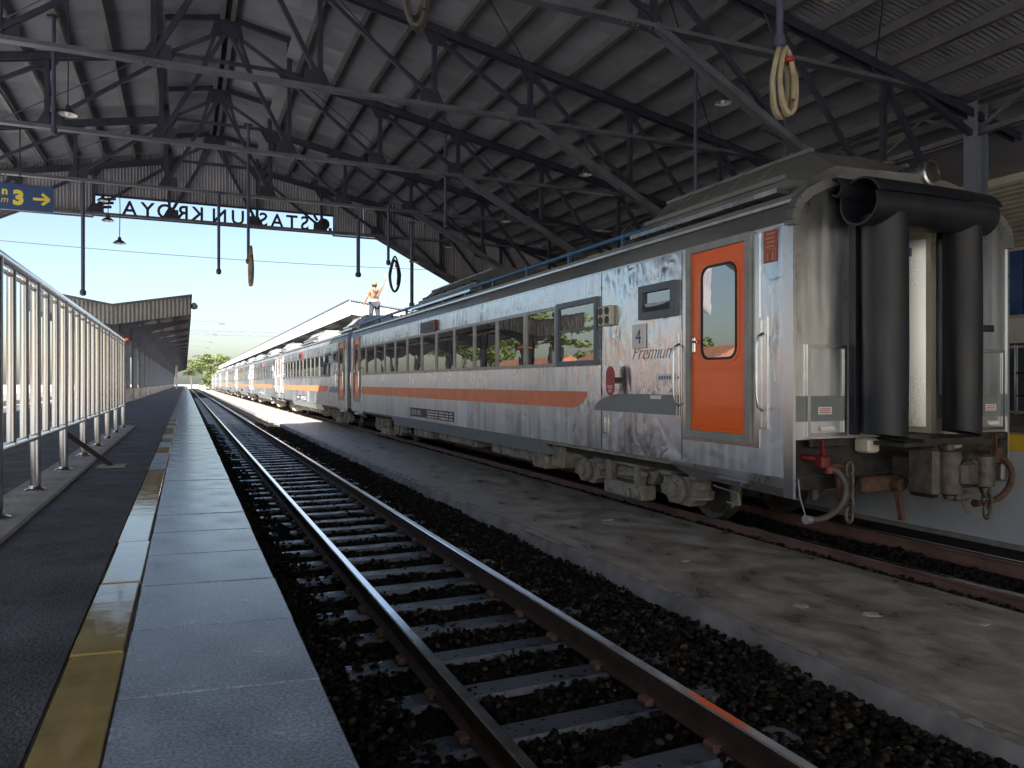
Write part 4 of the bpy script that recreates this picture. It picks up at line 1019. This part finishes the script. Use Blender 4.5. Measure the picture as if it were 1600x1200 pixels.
# ================================================================== HANGING PIPES, HOSES, LAMPS
def drop_pipe(x, y, z0, z1, label, r=.035, m='pipe'):
    t = thing('drop_pipe', label, 'pipe', (x, y, z0))
    MB().tube([(0, 0, 0), (0, 0, z1 - z0)], r, 10).build('pipe', m, t, True)
    MB().lathe([(r*1.6, .02), (r*1.6, .10), (r*1.3, .12)], (0, 0, 0), 'z', 10).build('collar', m, t, True)
    MB().box(-.09, .09, -.05, .05, z1 - z0 - .03, z1 - z0).build('clamp', 'truss', t)
    return t
def hose_loop(x, y, z, w, h, n, m, label, r=.022):
    t = thing('coiled_hose', label, 'hose', (x, y, z))
    for k in range(n):
        pts = []; ww = w*random.uniform(.75, 1.1); hh = h*random.uniform(.9, 1.03); ph = random.uniform(-.03, .03)
        for q in range(33):
            a = 2*math.pi*q/32; s = math.sin(a); pts.append((ph + ww*math.cos(a)*(1 - .45*max(0, s)), random.uniform(-.004,.004) + .025*k + .02*math.sin(a+k), hh/2*(1+s)))
        MB().tube(pts, r, 8, False).build('hose_coil', m, t, True)
    MB().tube([(w*.3, -.03, h*.72), (w*.42, -.05, h*.45), (w*.30, -.05, h*.18)], r, 8).build('hose_tail', m, t, True)
    MB().lathe([(.03, h*.70), (.045, h*.71), (.045, h*.76), (.03, h*.78)], (w*.25, -.02, 0), 'z', 10).build('tap', 'red', t, True)
    return t
def up(x): return KZ
drop_pipe(4.66, 4.90, EYE + 2.86, rz(4.0)-.1, 'dark drop pipe holding the nearest yellow hose', .030)
hose_loop(4.70, 4.87, EYE + 2.30, .105, .62, 4, 'hose', 'coiled yellow hose hanging high in front of the train roof')
drop_pipe(1.33, 4.62, EYE + 2.75, rz(.9)-.1, 'drop pipe at the top edge with a grey hose loop')
hose_loop(1.36, 4.60, EYE + 2.28, .10, .55, 3, 'hose_grey', 'grey hose loop at the top edge of the picture', .014)
drop_pipe(4.58, 18.0, EYE + 2.9, KZ, 'drop pipe beside the dark looped hose over the train')
hose_loop(4.72, 17.9, EYE + 2.25, .145, .85, 4, 'hose_grey', 'dark looped hose hanging against the sky above the coaches')
drop_pipe(1.33, 18.2, EYE + 2.75, rz(.9)-.3, 'tall drop pipe carrying the pale folded hose')
hose_loop(1.38, 18.15, EYE + 2.25, .035, .90, 4, 'hose', 'pale folded hose hanging above the empty track', .02)
drop_pipe(0.70, 18.4, EYE + 2.50, KZ, 'short bare drop pipe above the platform edge')
drop_pipe(-2.05, 18.6, EYE + 1.90, KZ, 'long violet pipe dropping towards the platform canopy', .04)
drop_pipe(4.22, 19.8, EYE + 2.82, KZ, 'blue pipe ending above the man on the roof', .05)
drop_pipe(5.55, 19.3, 3.72, KZ - .1, 'thick pipe running down to the coach roof', .045)
drop_pipe(5.95, 20.6, 3.75, KZ - .4, 'thin pipe running down to the coach roof', .028)
drop_pipe(-1.9, 13.6, EYE + 3.9, rz(2.6)-.2, 'slim hanging rod at the upper left of the shed', .03)
drop_pipe(5.05, 15.0, EYE + 3.3, rz(4.3)-.2, 'hanging rod below the third truss', .03)
drop_pipe(7.4, 9.6, 3.75, rz(6.6)-.2, 'rod dropping behind the nearest air-conditioner', .03)
drop_pipe(7.9, 8.2, 3.9, rz(7.2)-.2, 'second rod dropping behind the nearest air-conditioner', .025)
drop_pipe(5.05, 4.75, EYE + 3.28, rz(4.3)-.1, 'pale pipe ending high beside the yellow hose', .035, 'hose')

lamp0 = None
def lamp(x, y, z, zt, label):
    t = thing('pendant_lamp', label, 'lamp', (x, y, z), 'dark pendant lamps hanging in the shed')
    global lamp0
    if lamp0 is None:
        a = MB(); pr = [(.03, .17), (.045, .15), (.05, .09), (.10, .06), (.165, .0), (.172, -.012)]; n = 20
        vs = [(r*math.cos(2*math.pi*k/n), r*math.sin(2*math.pi*k/n), h) for r, h in pr for k in range(n)]
        a.add(vs, [(i*n+k, i*n+(k+1)%n, (i+1)*n+(k+1)%n, (i+1)*n+k) for i in range(len(pr)-1) for k in range(n)] + [tuple(range(n-1,-1,-1))])
        b = MB(); vs = [(r*.96*math.cos(2*math.pi*k/n), r*.96*math.sin(2*math.pi*k/n), h-.006) for r, h in pr[2:] for k in range(n)]
        b.add(vs, [(i*n+k, (i+1)*n+k, (i+1)*n+(k+1)%n, i*n+(k+1)%n) for i in range(len(pr)-3) for k in range(n)])
        c = MB(); c.lathe([(.02, .08), (.035, .05), (.05, .01), (.045, -.02), (.02, -.04)], (0,0,0), 'z', 12)
        lamp0 = (a.mesh('shade', 'lamp_out', True), b.mesh('reflector', 'lamp_in', True, False), c.mesh('bulb', 'white', True))
    for nm_, me_ in zip(('shade', 'reflector', 'bulb'), lamp0): obj(nm_, me_, t).scale = (.78, .78, .78)
    MB().tube([(0, 0, .13), (0.01, 0, (zt-z)*.6), (0, 0, zt - z)], .010, 6).build('cord', 'lamp_out', t)
lamp(-1.62, 12.9, 5.74, rz(2.3)-.2, 'pendant lamp at the upper left below the roof sheets')
lamp(7.86, 9.5, 6.18, rz(7.1)-.1, 'pendant lamp near the yellow hose in the dark right half')
lamp(7.32, 13.0, 5.87, rz(6.6)-.1, 'pendant lamp below the second truss on the right')
lamp(7.17, 16.7, 5.66, rz(6.4)-.1, 'pendant lamp below the third truss on the right')
lamp(6.75, 19.8, 5.52, rz(6.0)-.1, 'pendant lamp in front of the dark gable on the right')
lamp(-1.35, 18.7, 4.82, KZ, 'lowest pendant lamp hanging against the sky on the left')
lamp(-1.62, 19.2, 5.40, KZ + .1, 'pendant lamp at the left end of the letter slot')
lamp(5.35, 18.4, 4.80, KZ, 'pendant lamp against the sky between the pipes on the right')
lamp(-1.85, 20.6, 6.15, rz(2.5)-.1, 'small pendant lamp in front of the gable above the sign')

# overhead sign
sg = thing('overhead_sign', 'blue hanging sign with yellow 3 and arrow', 'sign', (-2.57, 18.35, EYE + 3.60))
MB().cham(-2.2, 0, -.04, .04, 0, .55, .008).build('sign_board', 'sign_blue', sg)
text('3', .40, (-.62, -.042, .125), END_ROT, 'sign_yellow', sg, name='numeral', offset=.022)
ab = MB()
ab.beam((-.36, -.045, .26), (-.08, -.045, .26), .055, .006, (0,1,0)); ab.beam((-.20, -.0455, .375), (-.065, -.0455, .26), .055, .006, (0,1,0)); ab.beam((-.20, -.0465, .145), (-.065, -.0465, .26), .055, .006, (0,1,0))
ab.build('arrow', 'sign_yellow', sg)
text('n', .22, (-.86, -.042, .31), END_ROT, 'sign_yellow', sg, offset=.008)
text('m', .18, (-.87, -.042, .145), END_ROT, 'sign_yellow', sg, shear=.25)
for x in (-2.0, -.6): MB().tube([(x, 0, .55), (x, 0, KZ + .9 - EYE - 3.60)], .014, 6).build('hanger', 'truss', sg)

# ================================================================== CANOPIES BEYOND THE SHED
def corr_strip(p0, p1, z0a, z0b, h, pitch=.11, amp=.014):
    """vertical corrugated fascia in the plane y=const from x p0 to p1"""
    n = int(abs(p1-p0)/pitch)*2; v = []
    for i in range(n+1):
        t = i/n; x = p0 + (p1-p0)*t; z = z0a + (z0b-z0a)*t; v += [(x, amp if i % 2 else -amp, z-h), (x, amp if i % 2 else -amp, z)]
    return MB().add(v, [(2*i, 2*i+2, 2*i+3, 2*i+1) for i in range(n)])
def canopy(label, y0, y1, xc, xl, xr, zv, ze, base, fascia_m, col_step, first_col):
    c = thing('platform_canopy', label, 'canopy', (xc, y0, 0))
    Lc = y1 - y0
    for s, xe in ((-1, xl - xc), (1, xr - xc)):
        MB().beam((0, Lc/2, zv), (xe, Lc/2, ze), Lc, .05, (0, 0, 1)).build('roof_sheet', 'canopy_metal', c)
        cl = MB(); n = 4
        MB().beam((s*.1, Lc/2, zv-.13), (xe, Lc/2, ze-.13), Lc-.1, .02, (0,0,1)).build('ceiling', 'canopy_ceiling', c)
        MB().box(min(xe, xe+s*.03), max(xe, xe+s*.03), 0, Lc, ze-.62, ze+.03).build('side_fascia', fascia_m, c)
        MB().box(min(xe, xe+s*.06), max(xe, xe+s*.06), -.02, Lc, ze+.03, ze+.08).build('fascia_cap', 'canopy_dark', c)
        corr_strip(0, xe, zv+.02, ze+.02, .58).build('end_fascia', 'canopy_metal', c, fix=False)
        MB().beam((0, -.03, zv+.04), (xe, -.03, ze+.04), .08, .06, (0,0,1)).build('fascia_cap', 'canopy_dark', c)
        for k in range(1, 4):
            f = k/4
            MB().box(xe*f-.04, xe*f+.04, .05, Lc-.05, zv+(ze-zv)*f-.24, zv+(ze-zv)*f-.145).build('purlin', 'canopy_dark', c)
    colm = MB(); colm.box(-.12, .12, -.012, .012, base, zv-.1); colm.box(-.12, -.104, -.10, .10, base, zv-.1); colm.box(.104, .12, -.10, .10, base, zv-.1)
    cm = colm.mesh('column', 'column'); bs = MB().cham(-.25, .25, -.25, .25, base, base+.45, .02).mesh('column_base', 'plinth')
    rf = MB()
    for s, xe in ((-1, xl-xc), (1, xr-xc)):
        rf.prism([(0, zv-.85), (0, zv-.25), (xe, ze-.25), (xe, ze-.37), (xe*.45, zv+(ze-zv)*.45-.52)], 'y', -.05, .05)
    rfm = rf.mesh('rafter', 'canopy_dark')
    y = first_col
    while y < Lc:
        co_ = obj('column', cm, c, (0, y, 0)); obj('column_base', bs, co_); obj('rafter', rfm, c, (0, y, 0)); y += col_step
    return c
cl = canopy('grey butterfly canopy over the island platform', 25.7, 150, -2.05, -4.2, .13, 4.04, 4.43, PLAT, 'canopy_dark', 5.0, .9)
canopy('butterfly canopy with white fascia above the silver train', 31.4, 165, 9.3, 6.35, 12.4, 4.75, 5.15, 1.12, 'canopy_white', 5.0, 1.2)
for k in range(9):
    y = 22 + 11*k; a = MB(); a.tube([(2.1, y, 4.45), (2.1, y, 5.32), (2.45, y, 5.38), (4.0, y, 5.30)], .014, 6); a.cham(3.9, 4.2, y-.06, y+.06, 5.20, 5.30, .02); a.build('light_arm', 'canopy_dark', cl)
hs = MB(); hs.cham(1.0, 1.7, 27.9, 28.0, 3.0, 3.5, .02); hs.build('hanging_board', 'canopy_dark', cl)
bt = MB(); bt.lathe([(.02, 0), (.10, .03), (.12, .12), (.06, .20), (.02, .22)], (2.30, .2, 4.05), 'z', 12); bt.build('floodlight', 'galv', cl, True)
# lattice gantry far off
ga = thing('signal_gantry', 'lattice steel gantry spanning the tracks far off', 'gantry', (0, 98, 0))
for z in (7.55, 8.05): MB().tube([(-1.0, 0, z), (12.5, 0, z)], .035, 6).build('chord', 'canopy_dark', ga)
for k in range(18): MB().tube([(-1.0 + .75*k, 0, 7.55 if k % 2 else 8.05), (-1.0 + .75*(k+1), 0, 8.05 if k % 2 else 7.55)], .018, 5).build('lattice_bar', 'canopy_dark', ga)
for x in (-1.0, 12.5): MB().tube([(x, 0, -.5), (x, 0, 8.1)], .12, 8).build('mast', 'galv', ga, True)
cb = thing('overhead_cable', 'thin cable sagging across the sky outside the shed', 'cable', (0, 30, 0))
pts = []
for k in range(21):
    t = k/20; x = -9 + 24*t; pts.append((x, 0, 6.62 - .25*math.sin(math.pi*t) - .0*t))
MB().tube(pts, .014, 5).build('wire', 'lamp_out', cb)
for x in (-9.0, 15.0): MB().tube([(x, 0, -.5), (x, 0, 7.0)], .09, 8).build('pole', 'galv', cb, True)

# information board and small signs under the island canopy
ib = thing('information_board', 'tall green and red information board under the island canopy', 'notice board', (-2.45, 25.0, PLAT))
MB().box(-.36, .36, -.05, .05, .22, 1.95).build('board', 'green_board', ib)
MB().box(-.31, .31, -.056, -.051, 1.02, 1.86).build('map_sheet', 'white', ib); MB().box(-.31, .31, -.056, -.051, .62, .92).build('red_panel', 'red', ib)
for x in (-.40, .40): MB().box(x-.04, x+.04, -.06, .06, 0, 2.05).build('post', 'column', ib)
for i, (x, y, z) in enumerate(((-3.6, 40, 1.2), (-3.9, 48, 1.2), (-3.5, 58, 1.2))):
    bn = thing('platform_bench', ['first', 'second', 'third'][i] + ' orange bench under the island canopy', 'bench', (x, y, PLAT))
    MB().cham(-.25, .25, -.9, .9, .40, .46, .02).build('seat', 'orange', bn); MB().cham(-.28, -.22, -.9, .9, .46, .85, .02).build('backrest', 'orange', bn)
    for yy in (-.7, .7):
        MB().box(-.2, .2, yy-.03, yy+.03, 0, .40).build('leg', 'galv', bn)
fx = thing('fire_box', 'red box sign on a canopy column', 'sign', (-1.85, 26.5, 2.95))
MB().cham(-.22, .22, -.05, .05, 0, .26, .01).build('box', 'red', fx); MB().box(-.18, .18, -.055, -.0505, .10, .16).build('panel', 'white', fx)

# ================================================================== PERSON ON THE ROOF
def person():
    px, py, pz = 6.45, 27.4, 3.77
    P = thing('person', 'person with raised arm on the coach roof, orange top, harness and dark trousers', 'person', (px, py, pz))
    J = {'pel': (0,0,.90,.150,.115), 'sp1': (0,.0,1.05,.135,.105), 'chest': (0,.02,1.24,.165,.115), 'neck0': (0,.02,1.40,.07,.065), 'neck': (0,.025,1.46,.052,.052), 'head': (0,.035,1.56,.080,.092), 'crown': (0,.03,1.655,.060,.070),
         'lsh': (-.175,.02,1.345,.060,.060), 'lel': (-.285,-.01,1.10,.044,.044), 'lwr': (-.36,.05,.90,.031,.031), 'lha': (-.385,.07,.83,.034,.022),
         'rsh': (.175,.02,1.36,.060,.060), 'rel': (.33,.06,1.56,.044,.044), 'rwr': (.415,.10,1.79,.031,.031), 'rha': (.43,.11,1.86,.034,.022),
         'lhip': (-.095,0,.84,.095,.095), 'lkn': (-.13,.03,.47,.060,.062), 'lan': (-.14,.0,.09,.042,.045), 'lft': (-.15,.14,.045,.042,.035),
         'rhip': (.095,0,.84,.095,.095), 'rkn': (.13,.04,.47,.060,.062), 'ran': (.15,.0,.09,.042,.045), 'rft': (.17,.14,.045,.042,.035)}
    B = [('pel','sp1'),('sp1','chest'),('chest','neck0'),('neck0','neck'),('neck','head'),('head','crown'),('chest','lsh'),('lsh','lel'),('lel','lwr'),('lwr','lha'),('chest','rsh'),('rsh','rel'),('rel','rwr'),('rwr','rha'),
         ('pel','lhip'),('lhip','lkn'),('lkn','lan'),('lan','lft'),('pel','rhip'),('rhip','rkn'),('rkn','ran'),('ran','rft')]
    def skin(joints, bones, root, name, mats, grow=0.0, sub=2):
        ks = list(joints); me = bpy.data.meshes.new(name); me.from_pydata([joints[k][:3] for k in ks], [(ks.index(a), ks.index(b)) for a, b in bones], [])
        o = obj(name, me, P); o.modifiers.new('skin', 'SKIN'); sv = me.skin_vertices[0].data
        for i, k in enumerate(ks): sv[i].radius = (joints[k][3] + grow, joints[k][4] + grow); sv[i].use_root = (k == root)
        sm = o.modifiers.new('sub', 'SUBSURF'); sm.levels = sub; sm.render_levels = sub
        dg = bpy.context.evaluated_depsgraph_get(); m2 = bpy.data.meshes.new_from_object(o.evaluated_get(dg)); o.modifiers.clear(); o.data = m2
        m2.materials.clear(); m2.materials.append(M[mats]); m2.shade_smooth(); return o
    # fingers are chains joined onto the hands in the same skin
    J2 = dict(J); B2 = list(B)
    for hname, d in (('lha', (-.02, .03, -.06)), ('rha', (.02, .0, .055))):
        hx, hy, hz = J[hname][:3]
        for f in range(4):
            off = (f - 1.5) * .017; ln = (.8, .95, 1.0, .85)[f]
            a, b_ = hname + 'a%d' % f, hname + 'b%d' % f
            J2[a] = (hx + d[0]*.6*ln, hy + off + d[1]*.4, hz + d[2]*.6*ln, .0085, .0085); J2[b_] = (hx + d[0]*.5*ln - .012, hy + off + .03, hz + d[2]*1.1*ln, .0075, .0075); B2 += [(hname, a), (a, b_)]
        a = hname + 't'; J2[a] = (hx - .03, hy + .045, hz + d[2]*.25, .0095, .0095); B2.append((hname, a))
    body = skin(J2, B2, 'pel', 'body', 'skin')
    sub_t = {k: J[k] for k in ('pel','sp1','chest','neck0','lsh','rsh')}
    sub_t['pel'] = (0, 0, .95, .150, .118); sub_t['lua'] = (-.245, .0, 1.19, .050, .050); sub_t['rua'] = (.27, .045, 1.48, .050, .050)
    skin(sub_t, [('pel','sp1'),('sp1','chest'),('chest','neck0'),('chest','lsh'),('lsh','lua'),('chest','rsh'),('rsh','rua')], 'pel', 'shirt', 'shirt', .014)
    tr = {k: J[k] for k in ('pel','lhip','lkn','lan','rhip','rkn','ran')}
    skin(tr, [('pel','lhip'),('lhip','lkn'),('lkn','lan'),('pel','rhip'),('rhip','rkn'),('rkn','ran')], 'pel', 'trousers', 'trouser', .020)
    MB().lathe([(.165, .93), (.172, .95), (.172, 1.02), (.165, 1.04)], (0, 0, 0), 'z', 20).build('belt', 'belt', P, True).scale = (1, .80, 1)
    h = MB(); h.beam((-.10, -.125, 1.40), (.08, -.135, 1.08), .035, .012, (0,1,0)); h.beam((.10, -.125, 1.40), (-.08, -.137, 1.08), .035, .012, (0,1,0)); h.box(-.02, .02, -.142, -.125, 1.05, 1.36); h.build('harness', 'harness', P)
    c = MB(); c.lathe([(.100, 1.585), (.104, 1.60), (.098, 1.655), (.075, 1.695), (.03, 1.715)], (0, .035, 0), 'z', 18); c.cham(-.075, .075, .12, .21, 1.59, 1.602, .005); c.build('cap', 'cap', P, True)
    hr = MB(); hr.lathe([(.070, 1.50), (.088, 1.53), (.094, 1.585)], (0, .022, 0), 'z', 16); hr.build('hair', 'hair', P, True)
    fc = MB(); fc.lathe([(.004, 0), (.016, .02), (.012, .05)], (0, .128, 1.535), 'z', 8)
    for s in (-1, 1): fc.lathe([(.010, -.006), (.010, .006)], (s*.032, .118, 1.575), 'y', 8); fc.cham(s*.088-.012, s*.088+.012, .02, .05, 1.53, 1.59, .006)
    fc.cham(-.025, .025, .110, .122, 1.50, 1.508, .003); fc.build('face', 'skin', P)
    for s, k in ((-1, 'l'), (1, 'r')):
        b = MB(); a = J[k+'ft']; b.cham(a[0]-.048, a[0]+.048, a[1]-.20, a[1]+.07, 0, .085, .025); b.build('shoe', 'rusty', P)
    return P
person()
ro = thing('water_rope', 'pale thin rope held up by the person on the roof', 'rope', (6.88, 27.5, 3.77))
pts = [(0, .02, 1.88), (.04, .02, 1.6), (.02, .02, 1.3), (-.03, .02, 1.05), (-.12, .0, .92), (-.20, -.02, .95)]
MB().tube(pts, .008, 6).build('strand', 'hose', ro, True)
MB().tube([(.045*math.cos(a), .02, 1.925 + .055*math.sin(a)) for a in [2*math.pi*k/12 for k in range(13)]], .009, 6, False).build('loop', 'hose', ro, True)

# ================================================================== TREES, HOUSES BEYOND
def tree_meshes(h, rx, rz_, n, flat=False, seed=1, leaf=.28):
    rs = random.Random(seed); nr = np.random.default_rng(seed)
    t = MB(); top = h - rz_*1.1
    t.tube([(0,0,-.6), (.05,.03,top*.4), (-.05,.08,top*.8), (0,0,top)], [h*.035, h*.028, h*.022, h*.018], 8)
    cl = []
    for k in range(9):
        a = 2*math.pi*k/9 + rs.uniform(-.3,.3); d = rs.uniform(.45,.95); e = (rx*d*math.cos(a), rx*d*math.sin(a), h - rz_ + rs.uniform(-.5,.7)*rz_)
        t.tube([(0,0,top*rs.uniform(.6,.95)), (e[0]*.5, e[1]*.5, (top+e[2])*.5), e], [h*.014, h*.009, h*.003], 5); cl.append(e)
    for k in range(16):
        a = rs.uniform(0, 6.28); d = math.sqrt(rs.random()); cl.append((rx*.85*d*math.cos(a), rx*.85*d*math.sin(a), h - rz_ + rz_*rs.uniform(-.6, .85)*math.sqrt(max(.05, 1-d*d*.7))))
    cl = np.array(cl); ix = nr.integers(0, len(cl), n); r = np.array([rx*.30, rx*.30, rz_*(.28 if not flat else .16)])
    u = nr.normal(0, 1, (n, 3)); u /= np.linalg.norm(u, axis=1)[:, None]; c = cl[ix] + u * r * nr.uniform(.45, 1.05, (n, 1))
    a1 = nr.normal(0, 1, (n, 3)); a1[:, 2] *= .6; a1 /= np.linalg.norm(a1, axis=1)[:, None]; b1 = np.cross(a1, nr.normal(0, 1, (n, 3))); b1 /= np.linalg.norm(b1, axis=1)[:, None]
    s = nr.uniform(.6, 1.2, (n, 1)) * leaf
    V = np.stack([c - a1*s, c + b1*s*.55, c + a1*s, c - b1*s*.55], 1).reshape(-1, 3)
    me = bpy.data.meshes.new('crown'); me.from_pydata(V.tolist(), [], np.arange(4*n).reshape(-1, 4).tolist()); me.materials.append(M['leaf'])
    return t.mesh('trunk', 'bark', True), me
TM = [tree_meshes(9, 4.2, 3.0, 2600, seed=3), tree_meshes(12, 6.5, 3.2, 3200, True, seed=5, leaf=.34), tree_meshes(7, 3.0, 2.8, 2000, seed=9, leaf=.24)]
def tree(x, y, k, sc, label, group=None):
    t = thing('tree', label, 'tree', (x, y, -.52), group, random.uniform(0, 6.28)); t.scale = (sc,)*3
    obj('trunk', TM[k][0], t); obj('crown', TM[k][1], t)
tree(6.5, 235, 1, .9, 'broad flat-topped tree just left of the far end of the train', 'far trees')
tree(2.0, 300, 0, 1.2, 'rounded tree at the far end of the tracks', 'far trees')
tree(10.0, 262, 0, 1.3, 'dense tree half hidden by the far end of the train', 'far trees')
tree(-6.5, 290, 0, 1.0, 'small tree beyond the end of the island canopy', 'far trees')
tree(-11.0, 330, 1, 1.0, 'pale tree far beyond the island canopy', 'far trees')
tree(6.0, 205, 2, .8, 'low bush-like tree beside the far track', 'far trees')
tree(4.6, 190, 2, .55, 'low shrub closest to the far end of the empty track', 'far trees')
for i in range(15):
    tree(-34 - 5*random.random(), 2 + 9*i + random.uniform(-2, 2), random.choice((0, 2, 0, 1)), random.uniform(.75, 1.1), 'tree in the row beyond the sunlit yard on the left', 'trees beyond the yard')
for i in range(8):  # unseen row, added to keep low sun from behind out of the shed
    tree(-32 + 7.5*i + random.uniform(-1, 1), -62 - 6*random.random(), random.choice((0, 1)), random.uniform(.9, 1.2), 'added unseen tree behind the station, put there to block low sun', 'added sun-blocking trees behind the station')
def house(x, y, w, l, h, m, label):
    t = thing('house', label, 'house', (x, y, -.52))
    MB().box(0, w, 0, l, 0, h).build('wall', m, t)
    MB().prism([(-.4, h), (w+.4, h), (w/2, h+w*.28)], 'y', -.5, l+.5).build('roof', 'roof_tile', t)
    for k in range(int(l/2.4)):
        f = MB().ring('x', w-.02, w+.06, .8+2.4*k, 2.0+2.4*k, 1.2, 2.4, .08).build('window', 'white', t); MB().box(w-.02, w+.02, .88+2.4*k, 1.92+2.4*k, 1.28, 2.32).build('pane', 'glass', f)
house(-31, 22, 7, 14, 3.2, 'plaster', 'cream house with tiled roof across the sunlit yard')
house(-30, 44, 6, 20, 3.4, 'brick', 'long brick house across the sunlit yard')
house(-32, 72, 7, 16, 3.2, 'plaster', 'far cream house beyond the yard')
